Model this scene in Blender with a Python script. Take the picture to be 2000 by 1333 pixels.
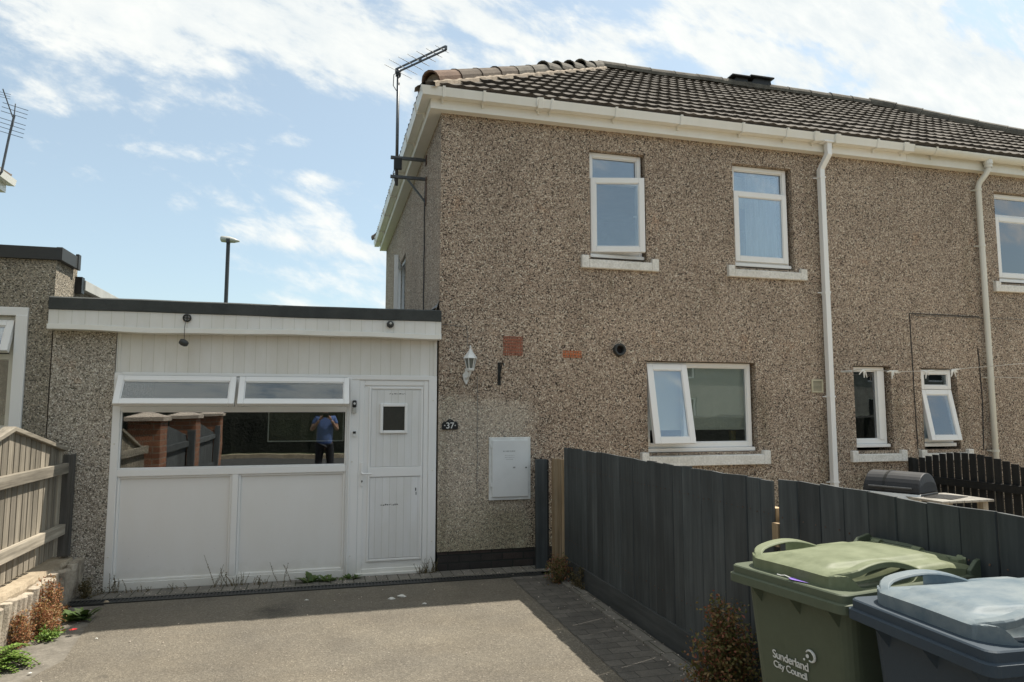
import bpy, bmesh, math, random
from mathutils import Vector, Matrix
R = math.radians
random.seed(7)
S = bpy.context.scene
C = S.collection
for o in list(bpy.data.objects): bpy.data.objects.remove(o)

# ---------------------------------------------------------------- camera
cam = bpy.data.cameras.new("camera"); co = bpy.data.objects.new("camera", cam); C.objects.link(co)
co.location = (0, -7.052, 1.62)
co.rotation_euler = (R(90 + 5.554), 0, R(-15.13))
cam.sensor_width = 36; cam.lens = 36 * 1354.4 / 2000
cam.clip_start = 0.02; cam.clip_end = 2000
S.camera = co
# ---------------------------------------------------------------- world
SUN = Vector((0.54, 0.20, 1.0)).normalized()
elev = math.asin(SUN.z); az = math.atan2(SUN.x, SUN.y)
w = bpy.data.worlds.new("World"); S.world = w; w.use_nodes = True
nt = w.node_tree; nt.nodes.clear()
def wn(t, **k):
    n = nt.nodes.new(t)
    for a, b in k.items(): setattr(n, a, b)
    return n
def wmath(op, a, b=None, c=None):
    n = wn('ShaderNodeMath', operation=op)
    for i, v in enumerate((a, b, c)):
        if v is None: continue
        if hasattr(v, 'links'): nt.links.new(v, n.inputs[i])
        else: n.inputs[i].default_value = v
    return n.outputs[0]
sky = wn('ShaderNodeTexSky', sky_type='NISHITA', sun_disc=False)
sky.sun_elevation = elev; sky.sun_rotation = az
sky.air_density = 1.0; sky.dust_density = 1.6; sky.ozone_density = 1.0; sky.altitude = 50
hs = wn('ShaderNodeHueSaturation'); hs.inputs['Saturation'].default_value = .90; hs.inputs['Value'].default_value = 1.0
tn = wn('ShaderNodeMix', data_type='RGBA', blend_type='MULTIPLY'); tn.inputs[0].default_value = 1; tn.inputs[7].default_value = (.89, 1.0, .955, 1)
nt.links.new(sky.outputs[0], tn.inputs[6]); nt.links.new(tn.outputs[2], hs.inputs['Color'])
bg = wn('ShaderNodeBackground'); bg.inputs[1].default_value = 0.105
nt.links.new(hs.outputs[0], bg.inputs[0])
tc = wn('ShaderNodeTexCoord'); sx = wn('ShaderNodeSeparateXYZ'); nt.links.new(tc.outputs['Generated'], sx.inputs[0])
ay = wmath('MAXIMUM', wmath('ABSOLUTE', sx.outputs[1]), 0.05)
gx = wmath('DIVIDE', sx.outputs[0], ay); gz = wmath('DIVIDE', sx.outputs[2], ay)
# broad banks of cloud by direction (x/y, z/y): centre, radii, weight
BL = [(-.16,.57,.38,.085,.72), (.02,.49,.22,.045,.55), (-.42,.60,.25,.06,.5), (.16,.60,.22,.06,.55), (.03,.228,.20,.014,.22),
      (-.003,.327,.035,.012,.22), (-.057,.378,.03,.012,.30), (-.352,.417,.07,.03,.38), (.435,.603,.06,.024,.5),
      (.27,.545,.14,.035,.4), (.90,.72,.38,.11,.74), (1.2,.62,.45,.15,.78), (.40,.57,.12,.04,.42), (.76,.60,.22,.05,.6), (1.3,.45,.3,.1,.5), (.1,.42,.2,.03,.3)]
acc = None
for cx, cz, rx, rz, wt in BL:
    dx = wmath('DIVIDE', wmath('SUBTRACT', gx, cx), rx)
    zz = wmath('SUBTRACT', wmath('SUBTRACT', gz, cz), wmath('MULTIPLY', wmath('SUBTRACT', gx, cx), -0.06))
    dz = wmath('DIVIDE', zz, rz)
    d2 = wmath('ADD', wmath('MULTIPLY', dx, dx), wmath('MULTIPLY', dz, dz))
    b = wmath('MULTIPLY', wmath('EXPONENT', wmath('MULTIPLY', d2, -0.8)), wt)
    acc = b if acc is None else wmath('MAXIMUM', acc, b)
cv = wn('ShaderNodeCombineXYZ'); nt.links.new(gx, cv.inputs[0]); nt.links.new(wmath('ADD', wmath('MULTIPLY', gz, 1.75), wmath('MULTIPLY', gx, .45)), cv.inputs[1])
nt.links.new(wmath('MULTIPLY', sx.outputs[1], .2), cv.inputs[2])
def wnoise(sc, det, rough, dist=0.0):
    n = wn('ShaderNodeTexNoise'); n.inputs['Scale'].default_value = sc; n.inputs['Detail'].default_value = det
    n.inputs['Roughness'].default_value = rough; n.inputs['Distortion'].default_value = dist
    nt.links.new(cv.outputs[0], n.inputs['Vector']); return n.outputs[0]
n1 = wnoise(3.6, 10, .60, .35); n2 = wnoise(14, 8, .62, .2)
ovr_fill = wn('ShaderNodeMapRange', interpolation_type='SMOOTHSTEP'); nt.links.new(sx.outputs[2], ovr_fill.inputs[0])  # unseen cloud bank overhead, added to lift the ambient light
for i_, q_ in ((1, .60), (2, .74), (3, 0.0), (4, .62)): ovr_fill.inputs[i_].default_value = q_
acc = wmath('MAXIMUM', acc, ovr_fill.outputs[0])
dens = wmath('ADD', acc, wmath('ADD', wmath('MULTIPLY', wmath('SUBTRACT', n1, .5), 1.7), wmath('MULTIPLY', wmath('SUBTRACT', n2, .5), .95)))
mr = wn('ShaderNodeMapRange', interpolation_type='SMOOTHSTEP'); nt.links.new(dens, mr.inputs[0])
mr.inputs[1].default_value = .10; mr.inputs[2].default_value = .52; mr.inputs[3].default_value = 0; mr.inputs[4].default_value = .96
# the clouds are lit unevenly: brighter tops, greyer hearts
cr = wn('ShaderNodeValToRGB'); nt.links.new(wmath('ADD', wmath('MULTIPLY', n2, .6), wmath('MULTIPLY', n1, .4)), cr.inputs[0])
cr.color_ramp.elements[0].position = .35; cr.color_ramp.elements[0].color = (.46, .49, .51, 1)
cr.color_ramp.elements[1].position = .62; cr.color_ramp.elements[1].color = (.63, .62, .59, 1)
bc = wn('ShaderNodeBackground'); bc.inputs[1].default_value = 1.0; nt.links.new(cr.outputs[0], bc.inputs[0])
mx = wn('ShaderNodeMixShader'); nt.links.new(mr.outputs[0], mx.inputs[0]); nt.links.new(bg.outputs[0], mx.inputs[1]); nt.links.new(bc.outputs[0], mx.inputs[2])
# thin high veil all over
veil = wn('ShaderNodeBackground'); veil.inputs[0].default_value = (.50, .56, .56, 1)
vm = wn('ShaderNodeMixShader'); vm.inputs[0].default_value = .27
nt.links.new(mx.outputs[0], vm.inputs[1]); nt.links.new(veil.outputs[0], vm.inputs[2])
wo = wn('ShaderNodeOutputWorld'); nt.links.new(vm.outputs[0], wo.inputs[0])
# ---------------------------------------------------------------- sun
sl = bpy.data.lights.new("sun", 'SUN'); sl.energy = 4.0; sl.angle = R(.53); sl.color = (1, .93, .82)
so = bpy.data.objects.new("sun", sl); C.objects.link(so); so.rotation_euler = SUN.to_track_quat('Z', 'Y').to_euler()
S.view_settings.view_transform = 'Standard'; S.view_settings.look = 'None'; S.view_settings.exposure = 0.78; S.view_settings.gamma = 1
S.cycles.max_bounces = 8; S.cycles.transparent_max_bounces = 12

# ---------------------------------------------------------------- materials
MT = {}
class NT:
    def __init__(s, name):
        s.m = bpy.data.materials.new(name); s.m.use_nodes = True; s.t = s.m.node_tree
        s.b = s.t.nodes['Principled BSDF']; s.tc = s.n('ShaderNodeTexCoord')
        s.co = s.tc.outputs['Object']; MT[name] = s.m
    def n(s, t, **k):
        n = s.t.nodes.new(t)
        for a, b in k.items(): setattr(n, a, b)
        return n
    def set(s, n, i, v):
        if hasattr(v, 'links'): s.t.links.new(v, n.inputs[i])
        else:
            if isinstance(v, tuple) and len(v) == 3 and n.inputs[i].type == 'RGBA': v = (*v, 1)
            n.inputs[i].default_value = v
    def noise(s, sc, det=4, rough=.55, vec=None, out=0, scale=None):
        n = s.n('ShaderNodeTexNoise'); s.set(n, 'Scale', sc); s.set(n, 'Detail', det); s.set(n, 'Roughness', rough)
        v = s.co if vec is None else vec
        if scale: 
            mp = s.n('ShaderNodeMapping'); s.set(mp, 0, v); mp.inputs['Scale'].default_value = scale; v = mp.outputs[0]
        s.set(n, 'Vector', v); return n.outputs[out]
    def math(s, op, a, b=0.0, clamp=False):
        n = s.n('ShaderNodeMath', operation=op); n.use_clamp = clamp; s.set(n, 0, a); s.set(n, 1, b); return n.outputs[0]
    def ramp(s, f, st, const=False):
        n = s.n('ShaderNodeValToRGB'); s.set(n, 0, f); e = n.color_ramp.elements
        if const: n.color_ramp.interpolation = 'CONSTANT'
        while len(e) < len(st): e.new(.5)
        for i, (p, c) in enumerate(st):
            e[i].position = p; e[i].color = (c, c, c, 1) if isinstance(c, (int, float)) else (*c, 1)
        return n.outputs[0]
    def mix(s, f, a, b, mode='MIX'):
        n = s.n('ShaderNodeMix', data_type='RGBA', blend_type=mode); s.set(n, 0, f); s.set(n, 6, a); s.set(n, 7, b); return n.outputs[2]
    def bump(s, h, st=.5, d=.01):
        n = s.n('ShaderNodeBump'); s.set(n, 'Strength', st); s.set(n, 'Distance', d); s.set(n, 'Height', h)
        s.set(s.b, 'Normal', n.outputs[0])
    def sep(s, v=None):
        n = s.n('ShaderNodeSeparateXYZ'); s.set(n, 0, s.co if v is None else v); return n.outputs
    def done(s, col, rough=.6, **k):
        s.set(s.b, 'Base Color', col); s.set(s.b, 'Roughness', rough)
        for a, b in k.items(): s.set(s.b, a, b)
        return s.m
def plain(name, c, rough=.5, var=.12, sc=6, bump=0, bsc=40, c2=None, scale=None, **k):
    m = NT(name); f = m.noise(sc, 5, .6, scale=scale)
    c2 = c2 or tuple(x * (1 - 2 * var) for x in c)
    col = m.ramp(f, [(.3, c2), (.7, c)])
    if bump: m.bump(m.noise(bsc, 4, .6, scale=scale), bump, .004)
    return m.done(col, rough, **k)

def pebble(name, cols, sc=62, patch=False, tint=(1, 1, 1)):
    m = NT(name)
    v = m.n('ShaderNodeTexVoronoi'); m.set(v, 'Scale', sc); m.set(v, 'Vector', m.co)
    r = m.sep(v.outputs['Color'])
    base = m.ramp(r[0], cols, True)
    edge = m.ramp(v.outputs['Distance'], [(.40, 1.0), (.66, .66)])
    col = m.mix(1, base, edge, 'MULTIPLY')
    big = m.ramp(m.noise(1.1, 6, .6), [(.3, .84), (.72, 1.1)])
    col = m.mix(1, col, big, 'MULTIPLY')
    mid = m.ramp(m.noise(5, 5, .65), [(.3, (.90, .885, .86)), (.7, (1.06, 1.05, 1.03))])
    col = m.mix(1, col, mid, 'MULTIPLY')
    rust = m.ramp(m.noise(2.3, 5, .7), [(.60, (1, 1, 1)), (.74, (1.05, .90, .80))])
    col = m.mix(1, col, rust, 'MULTIPLY')
    if patch:
        gp_ = m.n('ShaderNodeNewGeometry').outputs['Position']; x, y, z = m.sep(gp_)
        wob = m.math('MULTIPLY', m.math('SUBTRACT', m.noise(3, 5, .6), .5), .5)
        a = m.ramp(m.math('ADD', x, wob), [(.0, 1.0), (1, 1.0)])
        mz = m.n('ShaderNodeMapRange'); m.set(mz, 0, m.math('ADD', z, wob)); 
        for i, q in ((1, 1.78), (2, 1.66), (3, 0), (4, 1)): m.set(mz, i, q)
        mxx = m.n('ShaderNodeMapRange'); m.set(mxx, 0, m.math('ADD', x, wob))
        for i, q in ((1, 2.15), (2, 2.02), (3, 0), (4, 1)): m.set(mxx, i, q)
        pm = m.math('MULTIPLY', mz.outputs[0], mxx.outputs[0])
        col = m.mix(m.math('MULTIPLY', pm, .85), col, m.mix(.35, m.mix(1, col, (1.28, 1.33, 1.33), 'MULTIPLY'), (.56, .52, .46)))
        for cx_, cz_, rx_, rz_, am in ((4.93, 1.55, .10, .50, .6), (6.84, 1.55, .09, .45, .6), (5.74, 1.0, .12, .75, .5), (7.86, 1.5, .08, .5, .5), (1.86, .42, .30, .24, .55), (6.5, .75, .5, .22, .55), (4.15, .88, .85, .10, .5), (1.19, 1.0, .06, 1.0, .4), (4.35, 2.98, .05, .14, .6), (8.05, 3.4, .08, 1.2, .35), (1.26, 1.72, .10, .22, .4), (3.05, 3.02, .03, .14, .45), (5.66, 4.0, .06, .9, .3)):
            ex = m.math('DIVIDE', m.math('SUBTRACT', m.math('ADD', x, m.math('MULTIPLY', wob, .25)), cx_), rx_); ez = m.math('DIVIDE', m.math('SUBTRACT', m.math('ADD', z, wob), cz_), rz_)
            dd_ = m.math('ADD', m.math('MULTIPLY', ex, ex), m.math('MULTIPLY', ez, ez)); k_ = m.math('MULTIPLY', m.math('SUBTRACT', 1.0, dd_, True), am)
            col = m.mix(k_, col, m.mix(1, col, (.60, .61, .55), 'MULTIPLY'))
        # damp green growth low on the wall and under the meter cabinet
        gz_ = m.n('ShaderNodeMapRange'); m.set(gz_, 0, m.math('ADD', z, m.math('MULTIPLY', wob, 1.6)))
        for i, q in ((1, .85), (2, .2), (3, 0), (4, .7)): m.set(gz_, i, q)
        col = m.mix(gz_.outputs[0], col, m.mix(1, col, (.62, .66, .55), 'MULTIPLY'))
    col = m.mix(1, col, tint, 'MULTIPLY')
    m.bump(m.math('SUBTRACT', 1.0, v.outputs['Distance']), .7, .009)
    return m.done(col, .85, **{'Specular IOR Level': .3})
PB = [(0, (.05, .039, .032)), (.13, (.185, .142, .115)), (.24, (.40, .315, .255)), (.46, (.52, .425, .348)), (.66, (.43, .35, .285)), (.81, (.65, .56, .465)), (.94, (.84, .785, .69))]
pebble('pebble_wall', PB, 102, True, (1.0, .977, .930))
pebble('pebble_nbr', [(0, (.11, .10, .08)), (.16, (.27, .245, .20)), (.30, (.37, .335, .27)), (.55, (.44, .40, .32)), (.76, (.34, .305, .25)), (.88, (.56, .48, .38)), (.96, (.72, .68, .6))], 105)
pebble('pebble_pier', [(0, (.14, .13, .11)), (.16, (.32, .295, .255)), (.30, (.42, .39, .335)), (.52, (.52, .485, .425)), (.74, (.38, .355, .315)), (.84, (.62, .60, .55)), (.95, (.8, .78, .73))], 105, tint=(1.12, 1.09, 1.06))

def upvc(name, c, dirt=.25):
    m = NT(name); wp = m.sep(m.n('ShaderNodeNewGeometry').outputs['Position'])[2]
    n = m.noise(2.2, 6, .7, scale=(1, 1, .35)); f = m.ramp(n, [(.35, 1.0), (.75, 0.0)])
    col = m.mix(m.math('MULTIPLY', f, dirt), c, (c[0] * .78, c[1] * .74, c[2] * .63))
    gr = m.n('ShaderNodeMapRange'); m.set(gr, 0, m.math('ADD', wp, m.math('MULTIPLY', m.noise(9, 5, .7), .22)))
    for i, q in ((1, .30), (2, .10), (3, 0), (4, .55)): m.set(gr, i, q)
    col = m.mix(gr.outputs[0], col, (c[0] * .62, c[1] * .60, c[2] * .50))
    sp = m.ramp(m.noise(38, 3, .6), [(.70, 0.0), (.78, .35)])
    col = m.mix(sp, col, (.30, .27, .21))
    m.bump(m.noise(3, 2, .5), .12, .01)
    return m.done(col, .34)
upvc('upvc', (.83, .83, .82), .16); upvc('upvc_old', (.74, .73, .67), .55); upvc('fascia_white', (.82, .81, .765), .35)
upvc('panel_white', (.79, .785, .77), .2)
def boards(name, c, period, axis=0, groove=.5):
    m = NT(name); p = m.sep()
    u = m.math('FRACT', m.math('DIVIDE', m.math('ADD', p[axis], 20.0), period))
    g = m.ramp(u, [(0, 0.0), (.035, 0.0), (.07, 1.0), (1, 1.0)])
    n = m.ramp(m.noise(2.5, 6, .7, scale=(1, 1, .3)), [(.3, (.86, .84, .78)), (.7, (1, 1, 1))])
    cell = m.n('ShaderNodeTexWhiteNoise', noise_dimensions='1D'); m.set(cell, 'W', m.math('FLOOR', m.math('DIVIDE', m.math('ADD', p[axis], 20.0), period)))
    n = m.mix(1, n, m.ramp(cell.outputs[0], [(0, .95), (1, 1.0)]), 'MULTIPLY')
    col = m.mix(1, c, n, 'MULTIPLY'); col = m.mix(g, m.mix(1, col, (groove, groove, groove * .95), 'MULTIPLY'), col)
    m.bump(g, .4, .003); return m.done(col, .38)
boards('cladding', (.80, .79, .76), .099, 0, .84); boards('fascia_boards', (.79, .78, .75), .105, 0, .84); boards('door_white', (.80, .805, .81), .070, 0, .80)

def glass(name, tint=(.9, .93, .92), refl=1.6, base=.08):
    m = bpy.data.materials.new(name); m.use_nodes = True; t = m.node_tree; t.nodes.clear(); MT[name] = m
    g = t.nodes.new('ShaderNodeBsdfGlossy'); g.inputs['Roughness'].default_value = .0; g.inputs[0].default_value = (.95, .97, 1, 1)
    tr = t.nodes.new('ShaderNodeBsdfTransparent'); tr.inputs[0].default_value = (*tint, 1)
    fr = t.nodes.new('ShaderNodeFresnel'); fr.inputs[0].default_value = 1.5
    ma = t.nodes.new('ShaderNodeMath'); ma.operation = 'MULTIPLY_ADD'; ma.inputs[1].default_value = refl; ma.inputs[2].default_value = base; ma.use_clamp = True
    t.links.new(fr.outputs[0], ma.inputs[0])
    tcn = t.nodes.new('ShaderNodeTexCoord'); no = t.nodes.new('ShaderNodeTexNoise'); no.inputs['Scale'].default_value = 1.3; bu = t.nodes.new('ShaderNodeBump'); bu.inputs['Distance'].default_value = .004; bu.inputs['Strength'].default_value = .35
    t.links.new(tcn.outputs['Object'], no.inputs['Vector']); t.links.new(no.outputs[0], bu.inputs['Height']); t.links.new(bu.outputs[0], g.inputs['Normal'])
    mi = t.nodes.new('ShaderNodeMixShader'); t.links.new(ma.outputs[0], mi.inputs[0]); t.links.new(tr.outputs[0], mi.inputs[1]); t.links.new(g.outputs[0], mi.inputs[2])
    ou = t.nodes.new('ShaderNodeOutputMaterial'); t.links.new(mi.outputs[0], ou.inputs[0])
glass('glass', (.90, .93, .92), 2.4, .10); glass('glass_vent', (.80, .83, .80), 1.3, .05); glass('glass_dark', (.84, .86, .82), 2.0, .09)
plain('frosted', (.16, .17, .15), .3, .1); plain('dark_frost', (.045, .045, .038), .25, .1, 30, .3, 90)
# roof tiles
m = NT('roof_tile'); n = m.noise(9, 6, .7); v = m.n('ShaderNodeTexVoronoi'); m.set(v, 'Scale', 1); mp = m.n('ShaderNodeMapping'); m.set(mp, 0, m.co); mp.inputs['Scale'].default_value = (3.33, 3.4, 3.4); m.set(v, 'Vector', mp.outputs[0])
col = m.ramp(n, [(.3, (.048, .042, .034)), (.5, (.088, .077, .062)), (.7, (.142, .127, .104))])
col = m.mix(1, col, m.ramp(m.sep(v.outputs['Color'])[0], [(0, (.8, .76, .74)), (1, (1.15, 1.1, 1.05))]), 'MULTIPLY')
col = m.mix(m.ramp(m.noise(60, 3, .7), [(.62, 0.0), (.7, .5)]), col, (.33, .33, .27))
m.bump(m.noise(120, 3), .3, .003); m.done(col, .88)
def roughmat(name, a, b, c, sc=8, bs=60, bst=.5, d=.006, r=.9):
    m = NT(name); col = m.ramp(m.noise(sc, 7, .68), [(.3, a), (.5, b), (.72, c)])
    col = m.mix(1, col, m.ramp(m.noise(bs, 3, .6), [(.3, .82), (.7, 1.12)]), 'MULTIPLY')
    m.bump(m.noise(bs, 4, .65), bst, d); return m.done(col, r)
roughmat('tile_nose_shade', (.040, .033, .026), (.070, .057, .045), (.12, .10, .08), 12)  # darker copy of the tile colour: shade painted onto the nose faces
roughmat('hip_tile', (.065, .048, .035), (.108, .082, .06), (.16, .128, .095), 5)
roughmat('hip_tile_red', (.095, .056, .037), (.15, .09, .06), (.20, .135, .092), 5)
roughmat('ridge_tile', (.06, .053, .043), (.11, .097, .076), (.17, .153, .122), 7)
roughmat('mortar', (.20, .16, .115), (.31, .25, .185), (.43, .36, .275), 9)
roughmat('felt', (.032, .036, .035), (.05, .055, .053), (.068, .073, .07), 3, 160, .4, .003)
roughmat('lead', (.13, .14, .15), (.24, .26, .27), (.34, .36, .37), 9)
roughmat('plinth', (.018, .02, .018), (.04, .038, .033), (.085, .055, .042), 6, 40)
roughmat('concrete', (.26, .21, .145), (.42, .345, .245), (.54, .46, .34), 5, 70)
roughmat('edging', (.22, .19, .15), (.42, .36, .28), (.58, .52, .42), 9, 60, .8, .01)
roughmat('sill_paint', (.62, .60, .54), (.73, .71, .66), (.78, .77, .73), 7, 50, .3)
roughmat('cap_stone', (.42, .35, .29), (.58, .50, .43), (.66, .58, .5), 6)
roughmat('soil', (.05, .04, .03), (.09, .075, .055), (.14, .12, .09), 9)
roughmat('verge_mix', (.11, .10, .082), (.17, .155, .13), (.25, .23, .195), 6, 60)
roughmat('render_pale', (.15, .15, .13), (.21, .21, .185), (.27, .27, .24), 3, 50)
roughmat('render_grey', (.12, .12, .11), (.18, .18, .165), (.25, .25, .23), 6, 50)
roughmat('table_wood', (.20, .19, .17), (.30, .285, .255), (.42, .40, .36), 5)
roughmat('dark_hedge', (.006, .008, .005), (.012, .014, .009), (.022, .026, .016), 4, 9, 1, .1)
roughmat('lawn', (.03, .045, .015), (.06, .08, .03), (.10, .11, .05), 5, 50)
def wood(name, a, b, c, grain=30, axis=2, r=.8):
    m = NT(name); sc = [grain] * 3; sc[axis] = 1.6
    f = m.noise(1, 6, .65, scale=tuple(sc))
    pr = m.n('ShaderNodeObjectInfo').outputs['Random']
    col = m.ramp(f, [(.28, a), (.5, b), (.72, c)])
    col = m.mix(1, col, m.ramp(m.noise(2.0, 3, .6), [(.3, .8), (.7, 1.15)]), 'MULTIPLY')
    col = m.mix(1, col, m.ramp(pr, [(0, .70), (1, 1.28)]), 'MULTIPLY')
    m.bump(f, .5, .003); return m.done(col, r)
wood('wood_grey', (.14, .122, .092), (.27, .237, .185), (.39, .345, .275)); wood('wood_rail', (.13, .115, .09), (.28, .248, .195), (.41, .37, .30), 30, 1)
wood('wood_fresh', (.20, .14, .075), (.36, .26, .15), (.46, .36, .24)); wood('wood_black', (.007, .008, .009), (.011, .012, .012), (.02, .02, .019))
wood('wood_dark', (.028, .034, .036), (.048, .056, .058), (.076, .085, .086), 22, 2, .62); wood('wood_dark_rail', (.026, .029, .029), (.042, .046, .046), (.062, .066, .065), 22, 1, .7)
wood('wood_post', (.05, .048, .042), (.10, .095, .085), (.16, .15, .135)); wood('wood_weathered_grey', (.05, .055, .06), (.09, .10, .105), (.15, .16, .165))
plain('metal_grey', (.16, .17, .18), .45, .2, 20, metallic=.0) if False else plain('metal_grey', (.15, .16, .17), .45, .2, 20, Metallic=.6)
plain('metal_rust', (.16, .09, .06), .8, .25, 30); plain('black_plastic', (.012, .013, .013), .4); plain('dark_grey_plastic', (.035, .037, .036), .5)
plain('white_metal', (.74, .75, .73), .4, .1, 14); plain('metal_box', (.72, .73, .72), .42, .05, 5); plain('grey_line', (.20, .20, .19), .6)
plain('lamp_grey', (.50, .50, .46), .4); plain('pole_dark', (.035, .038, .04), .5); plain('cream_plastic', (.62, .58, .42), .5)
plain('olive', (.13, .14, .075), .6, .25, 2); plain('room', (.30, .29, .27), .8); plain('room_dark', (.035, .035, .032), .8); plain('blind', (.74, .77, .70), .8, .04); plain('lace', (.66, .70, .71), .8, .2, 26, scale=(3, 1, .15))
plain('peg', (.82, .80, .74), .6); plain('cable', (.035, .032, .03), .6); plain('cord_white', (.60, .56, .50), .6)
plain('grille_steel', (.022, .022, .022), .55, .2, 40); plain('paper', (.70, .69, .64), .7); plain('purple', (.28, .18, .62), .4); plain('red_petal', (.65, .03, .04), .5)
plain('brick_terracotta', (.36, .135, .08), .8, .15, 20, .4); plain('brick_orange', (.52, .17, .07), .8, .12, 20, .4); plain('hole', (.02, .014, .012), .9)
plain('skin', (.46, .27, .2), .5); plain('shirt_blue', (.09, .16, .40), .8); plain('jeans', (.02, .022, .03), .8); plain('hair', (.03, .02, .015), .6)
plain('print_grey', (.33, .33, .32), .6); plain('print_black', (.05, .05, .045), .6); plain('print_white', (.78, .79, .76), .5)
plain('kitchen_yellow', (.4, .32, .1), .6)
# plastic of the bins: sun-bleached with scuffs
def binmat(name, c, pale, amt):
    m = NT(name); f = m.noise(3.5, 7, .72); f2 = m.noise(22, 4, .7, scale=(.5, 3, 1)); 
    k = m.math('MULTIPLY', m.ramp(f, [(.36, 0.0), (.66, 1.0)]), amt)
    col = m.mix(k, c, pale)
    col = m.mix(m.math('MULTIPLY', m.ramp(f2, [(.55, 0.0), (.75, 1.0)]), amt * .45), col, pale)
    sp = m.ramp(m.noise(90, 2, .6), [(.68, 0.0), (.76, .3)]); col = m.mix(sp, col, tuple(x * .6 for x in pale))
    m.bump(m.noise(240, 3, .6), .16, .002)
    return m.done(col, m.ramp(f, [(.3, .50), (.7, .66)]), **{'Specular IOR Level': .38})
binmat('bin_green', (.075, .092, .058), (.12, .14, .092), .5); binmat('bin_green_lid', (.105, .125, .062), (.205, .228, .138), 1.0)
binmat('bin_blue', (.026, .042, .060), (.05, .07, .09), .5); binmat('bin_blue_lid', (.075, .118, .150), (.205, .235, .24), 1.0)
binmat('grill_grey', (.024, .026, .030), (.05, .053, .058), .5)
# tarmac
m = NT('tarmac'); g = m.noise(230, 3, .75); b = m.noise(1.3, 6, .6); v = m.n('ShaderNodeTexVoronoi'); m.set(v, 'Scale', 110); m.set(v, 'Vector', m.co)
col = m.ramp(m.sep(v.outputs['Color'])[0], [(0, (.085, .077, .062)), (.25, (.145, .13, .104)), (.62, (.205, .183, .147)), (.93, (.33, .30, .245))], True)
col = m.mix(.55, col, (.168, .150, .120))
col = m.mix(1, col, m.ramp(b, [(.3, (.82, .82, .83)), (.7, (1.14, 1.12, 1.07))]), 'MULTIPLY')
px, py_, pz = m.sep()
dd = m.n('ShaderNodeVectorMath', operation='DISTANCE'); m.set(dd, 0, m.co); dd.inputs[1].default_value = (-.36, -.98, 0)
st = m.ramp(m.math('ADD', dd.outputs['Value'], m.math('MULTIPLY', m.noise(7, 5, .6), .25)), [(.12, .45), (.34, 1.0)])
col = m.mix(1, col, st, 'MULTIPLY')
tk = m.ramp(m.noise(.55, 6, .62, scale=(2.2, 1, 1)), [(.46, (1, 1, 1)), (.60, (.90, .90, .90)), (.66, (1.02, 1.02, 1.0))]); col = m.mix(1, col, tk, 'MULTIPLY')
os_ = m.ramp(m.noise(2.6, 4, .6), [(.66, (1, 1, 1)), (.73, (.74, .74, .75))]); col = m.mix(1, col, os_, 'MULTIPLY')
hz = m.ramp(m.noise(.9, 5, .7, scale=(1, 3, 1)), [(.42, (1, 1, 1)), (.7, (.86, .84, .82))]); col = m.mix(1, col, hz, 'MULTIPLY')
m.bump(m.math('ADD', g, v.outputs['Distance']), .55, .006); m.done(col, .9)
roughmat('road', (.035, .035, .034), (.05, .05, .048), (.07, .07, .066), 3, 120)
# paving blocks
def brickmat(name, c1, c2, mortar, w_, h_, ms, plane='xy', bst=.6):
    m = NT(name); p = m.sep(); cb = m.n('ShaderNodeCombineXYZ')
    a = {'xy': (0, 1), 'xz': (0, 2), 'yz': (1, 2), 'yx': (1, 0)}[plane]
    if plane == 'any': a = (0, 2)
    m.set(cb, 0, p[a[0]]); m.set(cb, 1, p[a[1]])
    br = m.n('ShaderNodeTexBrick'); m.set(br, 'Vector', cb.outputs[0]); m.set(br, 'Color1', c1); m.set(br, 'Color2', c2); m.set(br, 'Mortar', mortar)
    m.set(br, 'Scale', 1.0); m.set(br, 'Mortar Size', ms); m.set(br, 'Brick Width', w_); m.set(br, 'Row Height', h_); m.set(br, 'Mortar Smooth', .2)
    col = m.mix(1, br.outputs[0], m.ramp(m.noise(6, 6, .7), [(.3, .72), (.7, 1.2)]), 'MULTIPLY')
    col = m.mix(1, col, m.ramp(m.noise(120, 3, .7), [(.3, .8), (.7, 1.2)]), 'MULTIPLY')
    m.bump(m.math('SUBTRACT', m.noise(100, 3), br.outputs['Fac']), bst, .006); return m.done(col, .9)
brickmat('block_paving', (.10, .092, .080), (.14, .128, .11), (.06, .055, .047), .21, .105, .004)
brickmat('block_row', (.15, .14, .12), (.20, .185, .16), (.05, .05, .03), .105, .25, .005)
brickmat('pier_brick', (.34, .15, .085), (.26, .11, .065), (.30, .24, .19), .225, .075, .008, 'xz')
brickmat('pier_brick_side', (.34, .15, .085), (.26, .11, .065), (.30, .24, .19), .225, .075, .008, 'yz')
brickmat('plinth_brick', (.028, .026, .024), (.06, .042, .035), (.02, .022, .019), .225, .075, .008, 'xz')
def leafmat(name, cols, rough=.6):
    m = NT(name); g = m.n('ShaderNodeNewGeometry'); col = m.ramp(g.outputs['Random Per Island'], cols)
    m.set(m.b, 'Base Color', col); m.set(m.b, 'Roughness', rough)
    tr = m.n('ShaderNodeBsdfTranslucent'); m.set(tr, 'Color', col); mi = m.n('ShaderNodeMixShader'); m.set(mi, 0, .3)
    m.t.links.new(m.b.outputs[0], mi.inputs[1]); m.t.links.new(tr.outputs[0], mi.inputs[2]); m.t.links.new(mi.outputs[0], m.t.nodes['Material Output'].inputs[0]); return m.m
leafmat('leaf_green', [(0, (.045, .075, .018)), (.5, (.075, .13, .03)), (1, (.13, .18, .055))])
leafmat('leaf_fern', [(0, (.09, .16, .025)), (.5, (.15, .26, .04)), (1, (.25, .35, .08))])
leafmat('leaf_rust', [(0, (.22, .08, .04)), (.4, (.38, .16, .07)), (.8, (.42, .27, .12)), (1, (.20, .17, .05))])
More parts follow.
